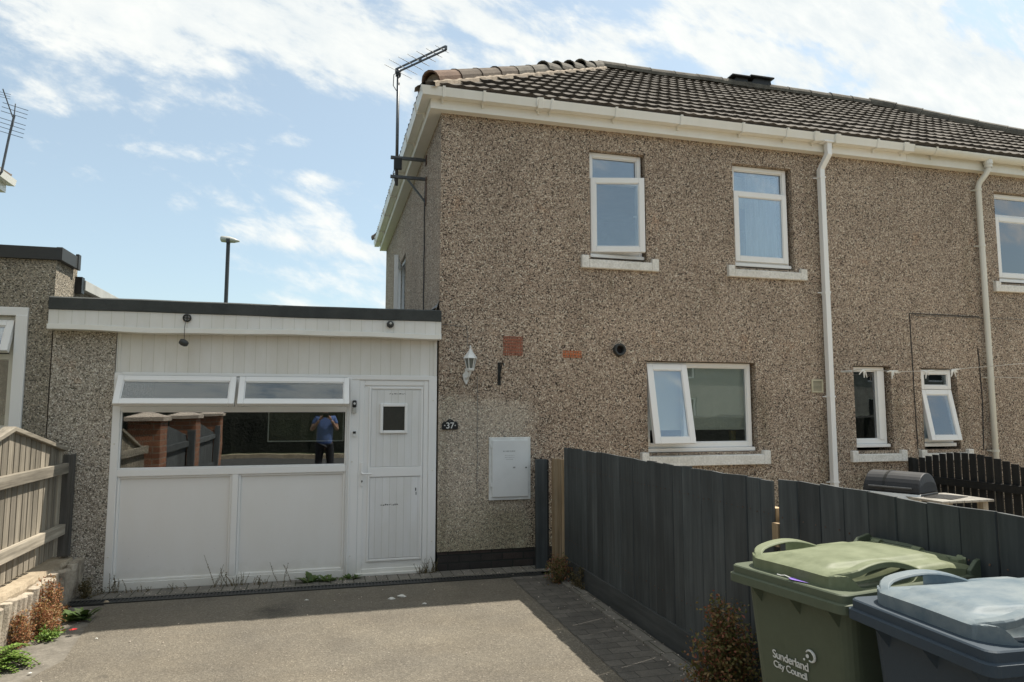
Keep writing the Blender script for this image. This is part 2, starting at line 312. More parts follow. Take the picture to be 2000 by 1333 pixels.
leafmat('leaf_shrub', [(0, (.08, .09, .02)), (.35, (.15, .14, .04)), (.6, (.24, .15, .06)), (.85, (.30, .09, .06)), (1, (.24, .20, .07))])
leafmat('leaf_dull', [(0, (.05, .05, .02)), (.5, (.12, .10, .04)), (1, (.20, .15, .07))])

# ---------------------------------------------------------------- mesh helpers
ORG = {}
class MB:
    def __init__(s): s.v = []; s.f = []
    def add(s, vs, fs):
        k = len(s.v); s.v += [Vector(v) for v in vs]; s.f += [tuple(i + k for i in f) for f in fs]; return s
    def box(s, x0, x1, y0, y1, z0, z1, M=None):
        vs = [Vector((x, y, z)) for z in (z0, z1) for y in (y0, y1) for x in (x0, x1)]
        if M is not None: vs = [M @ v for v in vs]
        return s.add(vs, [(0, 2, 3, 1), (4, 5, 7, 6), (0, 1, 5, 4), (2, 6, 7, 3), (0, 4, 6, 2), (1, 3, 7, 5)])
    def tube(s, pts, r, n=8, caps=True):
        pts = [Vector(p) for p in pts]; rs = r if isinstance(r, (list, tuple)) else [r] * len(pts); k = len(s.v); up = None
        for i, p in enumerate(pts):
            a = pts[max(i - 1, 0)]; b = pts[min(i + 1, len(pts) - 1)]; d = (b - a).normalized()
            if up is None: up = Vector((0, 0, 1)) if abs(d.z) < .9 else Vector((1, 0, 0))
            x = d.cross(up).normalized(); y = x.cross(d).normalized(); up = y
            for j in range(n):
                t = 2 * math.pi * (j + .5) / n; q = rs[i] * (1.0 if n > 4 else 1.414); s.v.append(p + x * math.cos(t) * q + y * math.sin(t) * q)
        for i in range(len(pts) - 1):
            for j in range(n): s.f.append((k + i * n + j, k + i * n + (j + 1) % n, k + (i + 1) * n + (j + 1) % n, k + (i + 1) * n + j))
        if caps: s.f.append(tuple(k + j for j in reversed(range(n)))); s.f.append(tuple(k + (len(pts) - 1) * n + j for j in range(n)))
        return s
    def sweep(s, prof, pts, M=None, closed=True, caps=True):   # prof: list of (a,b); pts: list of (origin, A, B)
        k = len(s.v); n = len(prof)
        for o, A, B in pts:
            for a, b in prof: s.v.append(Vector(o) + Vector(A) * a + Vector(B) * b)
        for i in range(len(pts) - 1):
            for j in range(n if closed else n - 1): s.f.append((k + i * n + j, k + i * n + (j + 1) % n, k + (i + 1) * n + (j + 1) % n, k + (i + 1) * n + j))
        if closed and caps: s.f.append(tuple(k + j for j in reversed(range(n)))); s.f.append(tuple(k + (len(pts) - 1) * n + j for j in range(n)))
        return s
    def prism(s, poly, y0, y1, axis='y'):
        def P(a, b, c): return {'y': (a, c, b), 'x': (c, a, b), 'z': (a, b, c)}[axis]
        n = len(poly); vs = [P(a, b, y0) for a, b in poly] + [P(a, b, y1) for a, b in poly]
        return s.add(vs, [tuple(range(n)), tuple(range(2 * n - 1, n - 1, -1))] + [(i, i + n, (i + 1) % n + n, (i + 1) % n) for i in range(n)])
    def lathe(s, prof, c, n=16, axis='z', caps=False):
        k = len(s.v); c = Vector(c)
        for r, h in prof:
            for j in range(n):
                t = 2 * math.pi * j / n; a, b = r * math.cos(t), r * math.sin(t)
                s.v.append(c + Vector({'z': (a, b, h), 'y': (a, h, b), 'x': (h, a, b)}[axis]))
        for i in range(len(prof) - 1):
            for j in range(n): s.f.append((k + i * n + j, k + i * n + (j + 1) % n, k + (i + 1) * n + (j + 1) % n, k + (i + 1) * n + j))
        return s
    def xf(s, M, i0=0):
        for i in range(i0, len(s.v)): s.v[i] = M @ s.v[i]
        return s
    def build(s, name, mat, parent=None, bevel=0, smooth=False, org=None, label=None):
        o0 = Vector(org) if org is not None else (ORG.get(parent.name, Vector()) if parent else Vector())
        me = bpy.data.meshes.new(name); me.from_pydata([v - o0 for v in s.v], [], s.f)
        bm = bmesh.new(); bm.from_mesh(me); bmesh.ops.recalc_face_normals(bm, faces=bm.faces); bm.to_mesh(me); bm.free()
        me.materials.append(MT[mat]) if isinstance(mat, str) else [me.materials.append(MT[q]) for q in mat]
        o = bpy.data.objects.new(name, me); C.objects.link(o)
        if parent: o.parent = parent; ORG[o.name] = o0
        else: o.location = o0; ORG[o.name] = o0
        if smooth: me.polygons.foreach_set('use_smooth', [True] * len(me.polygons))
        if bevel:
            b = o.modifiers.new('bevel', 'BEVEL'); b.width = bevel; b.segments = 2; b.limit_method = 'ANGLE'; b.angle_limit = R(40)
        if label: o['label'] = label
        return o
def thing(name, label, cat, loc=(0, 0, 0), group=None, rz=0, local=False):
    o = bpy.data.objects.new(name, None); C.objects.link(o); o.empty_display_size = .1
    o.location = loc; o.rotation_euler.z = rz; o['label'] = label; o['category'] = cat
    if group: o['group'] = group
    ORG[o.name] = Vector() if local else Vector(loc)
    return o
def tag(o, label, cat, group=None):
    o['label'] = label; o['category'] = cat
    if group: o['group'] = group
    return o
def struct(o): o['kind'] = 'structure'; return o
def wall_y(mb, u0, u1, z0, z1, d0, d1, holes, ax='y'):
    """solid wall with real openings: front face at d0, back at d1, reveals round each hole"""
    us = sorted({u0, u1} | {h[0] for h in holes} | {h[1] for h in holes}); zs = sorted({z0, z1} | {h[2] for h in holes} | {h[3] for h in holes})
    P = (lambda u, d, z: (u, d, z)) if ax == 'y' else (lambda u, d, z: (d, u, z))
    inside = lambda u, z: any(h[0] < u < h[1] and h[2] < z < h[3] for h in holes)
    def cell(i, j):
        if i < 0 or j < 0 or i >= len(us) - 1 or j >= len(zs) - 1: return False
        return not inside((us[i] + us[i + 1]) / 2, (zs[j] + zs[j + 1]) / 2)
    for i in range(len(us) - 1):
        for j in range(len(zs) - 1):
            if not cell(i, j): continue
            a, b, c, d = us[i], us[i + 1], zs[j], zs[j + 1]
            mb.add([P(a, d0, c), P(b, d0, c), P(b, d0, d), P(a, d0, d)], [(0, 1, 2, 3)])
            mb.add([P(a, d1, c), P(b, d1, c), P(b, d1, d), P(a, d1, d)], [(3, 2, 1, 0)])
            for (di, dj, e) in ((-1, 0, ((a, c), (a, d))), (1, 0, ((b, c), (b, d))), (0, -1, ((a, c), (b, c))), (0, 1, ((a, d), (b, d)))):
                if not cell(i + di, j + dj):
                    (p, q), (r_, t) = e; mb.add([P(p, d0, q), P(r_, d0, t), P(r_, d1, t), P(p, d1, q)], [(0, 1, 2, 3)])
    return mb
def frame_y(mb, x0, x1, z0, z1, y0, y1, t, tb=None, M=None):
    tb = t if tb is None else tb
    mb.box(x0, x0 + t, y0, y1, z0, z1, M); mb.box(x1 - t, x1, y0, y1, z0, z1, M)
    mb.box(x0 + t, x1 - t, y0, y1, z1 - t, z1, M); mb.box(x0 + t, x1 - t, y0, y1, z0, z0 + tb, M); return mb
def sash(parent, x0, x1, z0, z1, y0, M=None, t=.055, gl='glass', mat='upvc', name='sash', pane='pane'):
    """a casement: chamfered frame and its pane; M opens it about its hinge"""
    I = Matrix.Identity(4) if M is None else M
    f = MB(); frame_y(f, x0, x1, z0, z1, y0, y0 + .055, t, M=I)
    g = MB(); frame_y(g, x0 + t, x1 - t, z0 + t, z1 - t, y0 + .006, y0 + .03, .009, M=I)
    f.v += []; k = len(f.v); f.add(g.v, g.f)
    o = f.build(name, mat, parent, bevel=.005)
    MB().box(x0 + t + .004, x1 - t - .004, y0 + .014, y0 + .022, z0 + t + .004, z1 - t - .004, I).build(pane, gl, parent)
    return o
def hinge(p, axis, deg): 
    p = Vector(p); return Matrix.Translation(p) @ Matrix.Rotation(R(deg), 4, axis) @ Matrix.Translation(-p)
def concrete_sill(parent, x0, x1, z0, z1, yf=-.045, mat='sill_paint'):
    m = MB(); e = .085
    m.prism([(yf, z0), (.10, z0), (.10, z1 - .035), (yf + .0, z1 - .045)], x0 + e, x1 - e, 'x')
    m.box(x0, x0 + e, yf - .002, .02, z0 - .001, z1); m.box(x1 - e, x1, yf - .002, .02, z0 - .001, z1)
    return m.build('sill', mat, parent, bevel=.008)

# ================================================================ GROUND
struct(MB().add([(-400, -400, -.03), (400, -400, -.03), (400, 400, -.03), (-400, 400, -.03)], [(0, 1, 2, 3)]).build('ground', 'lawn'))
def sheet(name, mat, pts, z): 
    return struct(MB().add([(x, y, z) for x, y in pts], [tuple(range(len(pts)))]).build(name, mat))
sheet('driveway', 'tarmac', [(-1.72, -.42), (-1.66, -1.1), (-1.58, -1.8), (-1.75, -2.3), (-1.9, -3.2), (-1.95, -9.0), (1.78, -9.0), (1.78, -.42)][::-1], 0.0)
sheet('path', 'block_paving', [(1.775, -9.0), (2.34, -9.0), (2.34, -.40), (1.775, -.40)], .004)
sheet('paving_edge', 'block_row', [(-2.05, -.285), (-2.05, -.01), (2.35, -.01), (2.35, -.285)][::-1], .006)
sheet('yard', 'concrete', [(2.36, -9.0), (12.9, -9.0), (12.9, -.01), (2.36, -.01)], -.012)
sheet('verge', 'verge_mix', [(-2.3, -9), (-1.5, -9), (-1.5, -.01), (-2.3, -.01)], -.008)
sheet('pavement', 'concrete', [(-60, -11.2), (60, -11.2), (60, -9.0), (-60, -9.0)], -.004)
sheet('road', 'road', [(-80, -17.2), (80, -17.2), (80, -11.3), (-80, -11.3)], -.02)
struct(MB().box(-60, 60, -11.3, -11.2, -.04, .02).build('kerb', 'concrete', bevel=.01))
struct(MB().box(-60, 60, -17.35, -17.2, -.04, .11).build('kerb', 'concrete', bevel=.01))
# brick-on-edge strip next to the fence on the right
struct(MB().box(2.17, 2.27, -9, -.42, -.02, .022).build('path_edging', 'block_row', bevel=.006))
# drain channel
dr = thing('drain_channel', 'long black slotted drain channel set in the ground before the white frontage', 'drain', (0, -.35, 0))
MB().box(-2.0, 2.12, -.425, -.29, -.05, .003).build('channel', 'grille_steel', dr)
m = MB()
for i in range(135):
    x = -1.99 + i * .0303; m.box(x, x + .012, -.405, -.31, .003, .009)
m.box(-2.0, 2.12, -.424, -.408, .003, .0105); m.box(-2.0, 2.12, -.307, -.291, .003, .0105)
m.build('grating', 'dark_grey_plastic', dr)

# ================================================================ HOUSE (ours)
XL, XP, XR, YB = 1.13, 7.08, 13.0, 6.72
ZE = 4.80
H = thing('semi_detached_house', 'brown pebbledashed house with the left gable, orange hip tiles and two air bricks', 'house', (XL, 0, 0))
N = thing('semi_detached_house', 'adjoining right-hand pebbledashed house with stained gutter beyond the square downpipe', 'house', (XP, 0, 0))
holesH = [(2.806, 3.485, 3.27, 4.515), (4.622, 5.435, 3.27, 4.53), (3.46, 4.845, 1.13, 2.15), (6.205, 6.757, 1.11, 2.14)]
m = MB(); wall_y(m, XL, XP, .19, ZE, 0, .25, holesH); m.box(XL, XL + .25, YB - .25, YB, .0, ZE); 
wall_y(m, .25, YB - .25, 0, ZE, XL, XL + .25, [(3.25, 4.15, 2.95, 3.95)], 'x')
m.box(XL + .25, XP, YB - .25, YB, 0, ZE)
m.build('wall', 'pebble_wall', H)
MB().box(XL + .26, XP, .35, YB - .3, 2.5, 2.62).build('floor_slab', 'room', H)
MB().box(XL + .26, XP, .26, YB - .3, 4.70, 4.76).build('ceiling', 'room', H)
MB().box(XL + .004, XP, .012, .24, -.02, .188).build('plinth', 'plinth_brick', H)
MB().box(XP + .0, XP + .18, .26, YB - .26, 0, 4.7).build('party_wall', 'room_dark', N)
m = MB(); wall_y(m, XP, XR, .19, ZE, 0, .25, [(7.215, 7.78, 1.11, 2.125), (8.585, 9.75, 3.27, 4.515)]); m.box(XP, XR - .25, YB - .25, YB, 0, ZE); m.box(XR - .25, XR, .25, YB, 0, ZE)
m.build('wall', 'pebble_wall', N)
MB().box(XP + .2, XR - .25, .35, YB - .3, 2.5, 2.62).build('floor_slab', 'room', N)
MB().box(XP + .2, XR - .25, .26, YB - .3, 4.70, 4.76).build('ceiling', 'room', N)
MB().box(XP, XR, .012, .24, -.02, .188).build('plinth', 'plinth_brick', N)
# rooms
for par, xs in ((H, [(XL + .26, 3.9, 0), (3.9, XP - .02, 0)]), (N, [(XP + .2, 10, 0)])):
    for a, b, _ in xs:
        MB().box(a, b, 3.4, 3.45, 0, 4.7).build('inner_wall', 'room', par)
# --- roof
X0e, Y0e, Z0e = .93, -.165, 4.955
YM = (YB - .0) / 2; RZ = 7.31; XA = 4.36; XB2 = 2 * XP - XA; X1e = 2 * XP - X0e; Y1e = YB + .165
def tiled(O, U, Vv, L, Ls, clips, gauge=.338, per=.15, u_off=0, mat='roof_tile'):
    O = Vector(O); U = Vector(U).normalized(); Vv = Vector(Vv).normalized(); Nn = U.cross(Vv).normalized()
    if Nn.z < 0: Nn = -Nn
    mi_ = []; mb = MB(); nu = int(L / (per / 6)); nc = int(Ls / gauge) + 1
    random.seed(3)
    for c in range(nc):
        v0 = c * gauge - .02; sh = (c % 2) * .0 + random.uniform(-.006, .006); k = len(mb.v)
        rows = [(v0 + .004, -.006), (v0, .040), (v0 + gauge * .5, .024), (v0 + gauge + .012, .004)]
        tj = [random.uniform(-.004, .004) for _ in range(nu // 12 + 3)]
        for (v, h0) in rows:
            for i in range(nu + 1):
                u = i * per / 6 + u_off; ph = ((u + sh) / per) % 1
                roll = .011 * (max(0, math.cos((ph - .5) * 2 * math.pi)) ** .9)
                h = (h0 + roll + tj[i // 12]) if h0 > 0 else h0
                mb.v.append(O + U * (i * per / 6) + Vv * v + Nn * h)
        for r in range(len(rows) - 1):
            for i in range(nu):
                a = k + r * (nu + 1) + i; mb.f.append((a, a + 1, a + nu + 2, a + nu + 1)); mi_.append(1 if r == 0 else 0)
    me = bpy.data.meshes.new('x'); me.from_pydata(mb.v, [], mb.f); me.polygons.foreach_set('material_index', mi_); bm = bmesh.new(); bm.from_mesh(me)
    for p, n in clips:
        bmesh.ops.bisect_plane(bm, geom=bm.verts[:] + bm.edges[:] + bm.faces[:], plane_co=p, plane_no=n, clear_outer=True)
    bm.verts.ensure_lookup_table(); bm.verts.index_update(); out = MB(); out.v = [v.co.copy() for v in bm.verts]; out.f = [tuple(v.index for v in f.verts) for f in bm.faces]; out.mi = [f.material_index for f in bm.faces]; bm.free(); bpy.data.meshes.remove(me)
    return out
slope = Vector((0, YM - Y0e, RZ - Z0e)); Ls = slope.length
hipL = Vector((XA - X0e, YM - Y0e, 0)); hipR = Vector((XB2 - X1e, YM - Y0e, 0))
nL = Vector((-hipL.y, hipL.x, 0)); nR = Vector((-hipR.y, hipR.x, 0))   # normals in plan
if nL.dot(Vector((-1, 1, 0))) < 0: nL = -nL
if nR.dot(Vector((1, 1, 0))) < 0: nR = -nR
ZR = [((0, 0, RZ + .01), (0, 0, 1))]
def facet_back(par, pts, name='rear_slope'): MB().add(pts, [tuple(range(len(pts)))]).build(name, 'roof_tile', par)
roofH = tiled((X0e, Y0e, Z0e), (1, 0, 0), slope, XP - X0e, Ls, [((X0e, Y0e, 0), nL), ((XP, 0, 0), (1, 0, 0))] + ZR)
hs_ = Vector((XA - X0e, 0, RZ - Z0e)); t2 = tiled((X0e, Y1e, Z0e), (0, -1, 0), hs_, Y1e - Y0e, hs_.length, [((X0e, Y0e, 0), -nL), ((X0e, Y1e, 0), (1 * (YM - Y1e) * -1, 0 + (XA - X0e), 0))] + ZR)
roofH.add(t2.v, t2.f); mi = roofH.mi + t2.mi
rH = roofH.build('roof', ('roof_tile', 'tile_nose_shade'), H); rH.data.polygons.foreach_set('material_index', mi)
roofN = tiled((XP, Y0e, Z0e), (1, 0, 0), slope, X1e - XP, Ls, [((X1e, Y0e, 0), nR)] + ZR, u_off=0.0)
rN = roofN.build('roof', ('roof_tile', 'tile_nose_shade'), N); rN.data.polygons.foreach_set('material_index', roofN.mi)
MB().add([(X0e, Y1e, Z0e), (XP, Y1e, Z0e), (XP, YM, RZ), (XA, YM, RZ)], [(0, 1, 2, 3)]).build('rear_slope', 'roof_tile', rH)
MB().add([(X1e, Y1e, Z0e), (XP, Y1e, Z0e), (XP, YM, RZ), (XB2, YM, RZ)], [(0, 1, 2, 3)]).build('rear_slope', 'roof_tile', rN)
MB().add([(X1e, Y1e, Z0e), (X1e, Y0e, Z0e), (XB2, YM, RZ)], [(0, 1, 2)]).build('hip_slope', 'roof_tile', rN)
# closing deck just under the tiles so no light leaks through
MB().add([(X0e, Y0e, Z0e - .03), (X0e, Y1e, Z0e - .03), (X1e, Y1e, Z0e - .03), (X1e, Y0e, Z0e - .03)], [(0, 1, 2, 3)]).build('soffit', 'fascia_white', H)
def arch_tile(p0, p1, r0, r1, tilt=0):
    p0 = Vector(p0); p1 = Vector(p1); d = (p1 - p0).normalized(); s_ = d.cross(Vector((0, 0, 1))).normalized(); u = s_.cross(d).normalized()
    mb = MB(); n = 9; prof = []
    rings = [(0, r0 + .006), (.03, r0), (1, r1)]
    for t, r in rings:
        c = p0.lerp(p1, t)
        for q in (r, r - .018):
            for j in range(n):
                a = math.pi * (-.06 + 1.12 * j / (n - 1)); mb.v.append(c + s_ * math.cos(a) * q + u * (math.sin(a) * q + tilt * t))
    for i in range(len(rings) - 1):
        for w_ in (0, 1):
            for j in range(n - 1):
                a = i * 2 * n + w_ * n + j; b = a + 2 * n; mb.f.append((a, a + 1, b + 1, b))
    for j in range(n - 1): mb.f.append((j, j + 1, n + j + 1, n + j)); k = 4 * n; mb.f.append((k + j, k + j + 1, k + n + j + 1, k + n + j))
    return mb
def run_tiles(parent, A, B, n, mats, r=.125, lift=.0, wob=0, kick=None):
    A = Vector(A); B = Vector(B)
    for i in range(n):
        a = A.lerp(B, i / n); b = A.lerp(B, (i + 1.06) / n); z = Vector((0, 0, lift + random.uniform(-wob, wob) + (kick(i) if kick else 0)))
        mt = mats(i) if callable(mats) else mats
        arch_tile(a + z, b + z + Vector((0, 0, random.uniform(-wob, wob) - (kick(i) * 1.6 if kick else 0))), r + random.uniform(-.002, .003), r - .004).build('ridge_tile', mt, parent)
random.seed(11)
hc = Vector((X0e, Y0e, Z0e))
run_tiles(rH, hc + Vector((.07, .07, .045)), (XA, YM, RZ + .0), 11, lambda i: 'hip_tile_red' if i < 1 else ('hip_tile' if i < 4 else 'ridge_tile'), .108, .035, .008, lambda i: .045 if 6 <= i <= 9 else 0)
run_tiles(rH, (XP, YM, RZ), (XA - .03, YM, RZ), 6, 'ridge_tile', .125, .01, .006)
run_tiles(rN, (XP, YM, RZ), (XB2, YM, RZ), 6, 'ridge_tile', .125, .01, .006)
run_tiles(rN, (X1e, Y0e, Z0e), (XB2, YM, RZ), 12, 'ridge_tile', .125, .02, .008)
run_tiles(rH, (X0e, Y1e, Z0e), (XA, YM, RZ), 12, 'hip_tile', .125, .02, .012)
def mortar(parent, A, B, side, w_=.075, h=.055):
    A = Vector(A); B = Vector(B); n = 70; mb = MB(); d = (B - A).normalized(); sd = Vector(side).normalized(); pts = []
    for i in range(n + 1):
        p = A.lerp(B, i / n); a = w_ * random.uniform(.75, 1.25); b = h * random.uniform(.6, 1.25)
        for q, z in ((.07, -.03), (.11 + a * .9, -.035), (.11 + a * .7, b * .45), (.10, b)):
            mb.v.append(p + sd * q + Vector((0, 0, z)))
    for i in range(n):
        for j in range(3): mb.f.append((i * 4 + j, i * 4 + j + 1, i * 4 + j + 5, i * 4 + j + 4))
    mb.build('mortar', 'mortar', parent)
mortar(rH, hc, (XA, YM, RZ), (hipL.y, -hipL.x, -.35), .03, .035); mortar(rH, hc, (XA, YM, RZ), (-hipL.y, hipL.x, -.35), .03, .035); mortar(rH, (XA, YM, RZ), (XP, YM, RZ), (0, -1, -.6), .02, .02)
MB().lathe([(0, 0), (.085, .0), (.09, .06)], (0, 0, 0), 12, 'x').xf(Matrix.Translation(hc + Vector((.09, .09, .085))) @ Matrix.Rotation(R(45), 4, 'Z')).build('mortar_plug', 'mortar', rH)
# two dark vent hoods behind the ridge
for (a, b, z, nm) in ((6.80, 7.13, 0, 0), (7.17, 7.62, .0, 1)):
    par = rH if nm == 0 else rN
    m = MB(); m.prism([(a, RZ + .02), (b, RZ + .02), (b + (-.02 if nm else .0), RZ + .16 + .03 * nm), (a + .10, RZ + .16 + .03 * nm)], YM - .1, YM + .28, 'y')
    m.box(a - .01, b + .02, YM - .16, YM + .30, RZ + .145 + .03 * nm, RZ + .175 + .03 * nm)
    m.build('vent_hood', 'grille_steel', par, bevel=.008)
# --- fascia, gutters
def fascia(par, x0, x1, y=-.10, mat='fascia_white', zb=4.745):
    return MB().box(x0, x1, y, y + .025, zb, 4.93).build('fascia', mat, par)
f1 = MB().box(1.0, XP + .0, -.10, -.075, 4.745, 4.93); f1.box(1.0, 1.025, -.075, 6.75, 4.745, 4.93); f1.box(1.025, XP, -.075, .0, 4.747, 4.762); f1.box(1.025, 1.13, .0, 6.75, 4.747, 4.762)
f1.build('fascia', 'fascia_white', H)
f2 = MB().box(XP + .075, XR + .1, -.10, -.075, 4.735, 4.93); f2.box(XP, XP + .075, -.104, -.075, 4.74, 4.93); f2.box(XP, XR, -.075, 0, 4.737, 4.752); f2.build('fascia', 'upvc_old', N)
sq = [(0, 0), (.095, -.004), (.115, .085), (.105, .085), (.108, .076), (.090, .008), (.01, .01), (.01, .08), (0, .08)]
def gut(prof, a, b, zoff=4.848): # front runs
    return [((a, -.102, zoff), (0, -1, 0), (0, 0, 1)), ((b, -.102, zoff), (0, -1, 0), (0, 0, 1))]
g = MB(); g.sweep(sq, [((XP + .03, -.102, 4.848), (0, -1, 0), (0, 0, 1)), ((.998, -.102, 4.848), (-1.0, -1.0, 0), (0, 0, 1)), ((.998, 6.85, 4.848), (-1, 0, 0), (0, 0, 1))])
gH = g.build('gutter', 'fascia_white', H)
hr = [(.06 + .058 * math.cos(math.pi + math.pi * j / 10), .075 + .075 * math.sin(math.pi + math.pi * j / 10)) for j in range(11)] + [(.113, .078), (.108, .078)] + [(.06 + .05 * math.cos(-math.pi * j / 10), .075 + .067 * math.sin(-math.pi * j / 10)) for j in range(11)][1:]
g = MB(); g.sweep(hr, gut(hr, XP + .03, XR + .15, 4.842)); gN = g.build('gutter', 'upvc_old', N, smooth=False)
def bracket(par, x, sqr=True, joint=False, side=False):
    w2 = .03 if joint else .014
    pr = [(-.002, -.012), (.104, -.016), (.131, .092), (.100, .098), (.100, .086), (.112, .084), (.094, .0), (-.002, .0)] if sqr else [(.06 + .066 * math.cos(math.pi + math.pi * j / 8), .075 + .083 * math.sin(math.pi + math.pi * j / 8)) for j in range(9)] + [(.128, .088), (.118, .088)] + [(.06 + .058 * math.cos(-math.pi * j / 8), .075 + .075 * math.sin(-math.pi * j / 8)) for j in range(9)]
    z = 4.848 if sqr else 4.842
    if side: fr = [((.998, x - w2, z), (-1, 0, 0), (0, 0, 1)), ((.998, x + w2, z), (-1, 0, 0), (0, 0, 1))]
    else: fr = [((x - w2, -.102, z), (0, -1, 0), (0, 0, 1)), ((x + w2, -.102, z), (0, -1, 0), (0, 0, 1))]
    m = MB().sweep(pr, fr)
    if joint: m.box(x - .048, x - .042, -.232, -.10, 4.842, 4.936)
    if side: m.box(.975, 1.0, x - .008, x + .008, 4.80, 4.85)
    else: m.box(x - .008, x + .008, -.125, -.10, 4.80, 4.85)
    m.build('gutter_bracket', 'fascia_white' if sqr else 'upvc_old', par, bevel=.002)
for x in (1.12, 1.55, 2.30, 3.05, 3.85, 4.65, 5.25, 6.55): bracket(gH, x)
for x in (2.17, 5.66, 5.96, 6.98): bracket(gH, x, joint=True)
for y in (.3, 1.2, 2.3, 3.4, 4.5, 5.6, 6.4): bracket(gH, y, side=True)
for x in (7.45, 9.0, 9.8, 10.6): bracket(gN, x, sqr=False)
# --- downpipes
dp = MB().tube([(5.85, -.16, 4.86), (5.85, -.16, 4.70), (5.805, -.07, 4.53), (5.805, -.07, .05)], .034, 4)
dp.box(5.76, 5.90, -.215, -.105, 4.835, 4.856); d1 = dp.build('downpipe', 'upvc', H, bevel=.006)
for z in (4.42, 3.0, 1.75, .75): 
    MB().box(5.764, 5.846, -.109, -.029, z, z + .022).box(5.72, 5.77, -.045, -.03, z + .004, z + .014).build('pipe_clip', 'upvc', d1)
for z0_, z1_ in ((4.50, 4.58), (4.66, 4.72), (3.02, 3.10)): MB().box(5.768, 5.842, -.105, -.034, z0_ - .04, z0_ - .0).build('pipe_collar', 'upvc', d1) if z0_ == 3.02 else None
dp = MB().tube([(8.33, -.16, 4.86), (8.33, -.16, 4.74), (8.31, -.14, 4.68), (8.26, -.08, 4.58), (8.25, -.065, 4.52), (8.25, -.065, 2.0), (8.25, -.065, .05)], .035, 12)
d2 = dp.build('downpipe', 'upvc_old', N, smooth=True, label='round downpipe')
for z in (4.47, 3.72, 2.0, 1.07): MB().tube([(8.25, -.065, z), (8.25, -.065, z + .03)], .041, 14).box(8.19, 8.22, -.04, -.0, z + .008, z + .022).build('pipe_clip', 'upvc_old', d2)
MB().lathe([(.055, 4.80), (.05, 4.86), (.046, 4.76)], (8.33, -.16, 0), 12).build('pipe_outlet', 'upvc_old', d2)

# --- windows
def window(par, x0, x1, z0, z1, y=.05, fx=.0, cill=True):
    """outer frame flush in its opening; returns the frame part"""
    m = MB(); frame_y(m, x0, x1, z0, z1, y, y + .07, .05, .055)
    o = m.build('window', 'upvc', par, bevel=.005)
    return o
def pane(par, x0, x1, z0, z1, y, gl='glass', name='pane'):
    b = MB(); frame_y(b, x0, x1, z0, z1, y - .016, y - .002, .011)
    b.build('glazing_bead', 'upvc', par, bevel=.003)
    return MB().box(x0 + .0, x1 - .0, y, y + .008, z0, z1).build(name, gl, par)
def drape(par, x0, x1, z0, z1, y, mat='lace', folds=9, name='curtain'):
    mb = MB(); n = folds * 6
    for i in range(n + 1):
        x = x0 + (x1 - x0) * i / n; yy = y + .018 * math.sin(2 * math.pi * folds * i / n) + .006 * math.sin(i * 1.7)
        mb.v += [Vector((x, yy, z0)), Vector((x, yy * 1.0 + .0, z1))]
    for i in range(n): mb.f.append((2 * i, 2 * i + 2, 2 * i + 3, 2 * i + 1))
    return mb.build(name, mat, par, smooth=True)
Y = .065
# W1 upper left, lower casement ajar (side hung on the left)
w1 = window(H, 2.812, 3.462, 3.335, 4.51, Y)
MB().box(2.862, 3.412, Y + .002, Y + .068, 4.165, 4.215).build('transom', 'upvc', w1, bevel=.004)
pane(w1, 2.862, 3.412, 4.215, 4.46, Y + .03)
Mh = hinge((2.84, Y, 3.8), 'Z', -14)
sash(w1, 2.835, 3.445, 3.355, 4.205, Y - .028, Mh, t=.062)
MB().box(3.33, 3.40, Y + .05, Y + .06, 3.77, 3.785, Mh).build('handle', 'upvc', w1)
MB().box(2.80, 3.475, Y - .03, Y + .06, 3.295, 3.333).build('window_cill', 'upvc', w1, bevel=.004)
concrete_sill(w1, 2.69, 3.616, 3.158, 3.298)
# W2
w2 = window(H, 4.628, 5.402, 3.335, 4.525, Y)
MB().box(4.678, 5.352, Y + .002, Y + .068, 4.165, 4.215).build('transom', 'upvc', w2, bevel=.004)
pane(w2, 4.678, 5.352, 4.215, 4.475, Y + .03)
sash(w2, 4.652, 5.38, 3.355, 4.205, Y - .03, None, t=.062)
MB().box(4.615, 5.415, Y - .03, Y + .06, 3.295, 3.333).build('window_cill', 'upvc', w2, bevel=.004)
concrete_sill(w2, 4.508, 5.576, 3.15, 3.285)
drape(w2, 4.98, 5.42, 3.3, 4.5, .30, folds=6); MB().box(4.7, 5.4, .34, .35, 4.10, 4.5).build('blind', 'blind', w2)
# W3 lower, left casement top-hung open
w3 = window(H, 3.468, 4.815, 1.18, 2.142, Y)
MB().box(3.935, 3.985, Y + .002, Y + .068, 1.235, 2.092).build('mullion', 'upvc', w3, bevel=.004)
pane(w3, 3.985, 4.765, 1.235, 2.092, Y + .03)
Mh = hinge((3.7, Y, 2.10), 'X', -11.5)
sash(w3, 3.478, 3.975, 1.215, 2.115, Y - .03, Mh, t=.07)
MB().box(3.45, 4.83, Y - .035, Y + .06, 1.135, 1.178).build('window_cill', 'upvc', w3, bevel=.004)
concrete_sill(w3, 3.36, 4.97, .985, 1.14, -.06)
MB().box(3.48, 4.81, .15, .155, 1.395, 2.14).box(3.48, 4.81, .145, .165, 1.375, 1.398).build('blind', 'blind', w3)
MB().tube([(4.02 + .13 * math.cos(a), .30, 1.18 + .13 * math.sin(a)) for a in [i * .26 for i in range(13)]], .006, 6).build('tap', 'white_metal', w3)
MB().box(4.1, 4.75, .27, .5, 1.16, 1.20).box(4.68, 4.74, .28, .34, 1.2, 1.36).build('window_ledge', 'kitchen_yellow', w3)
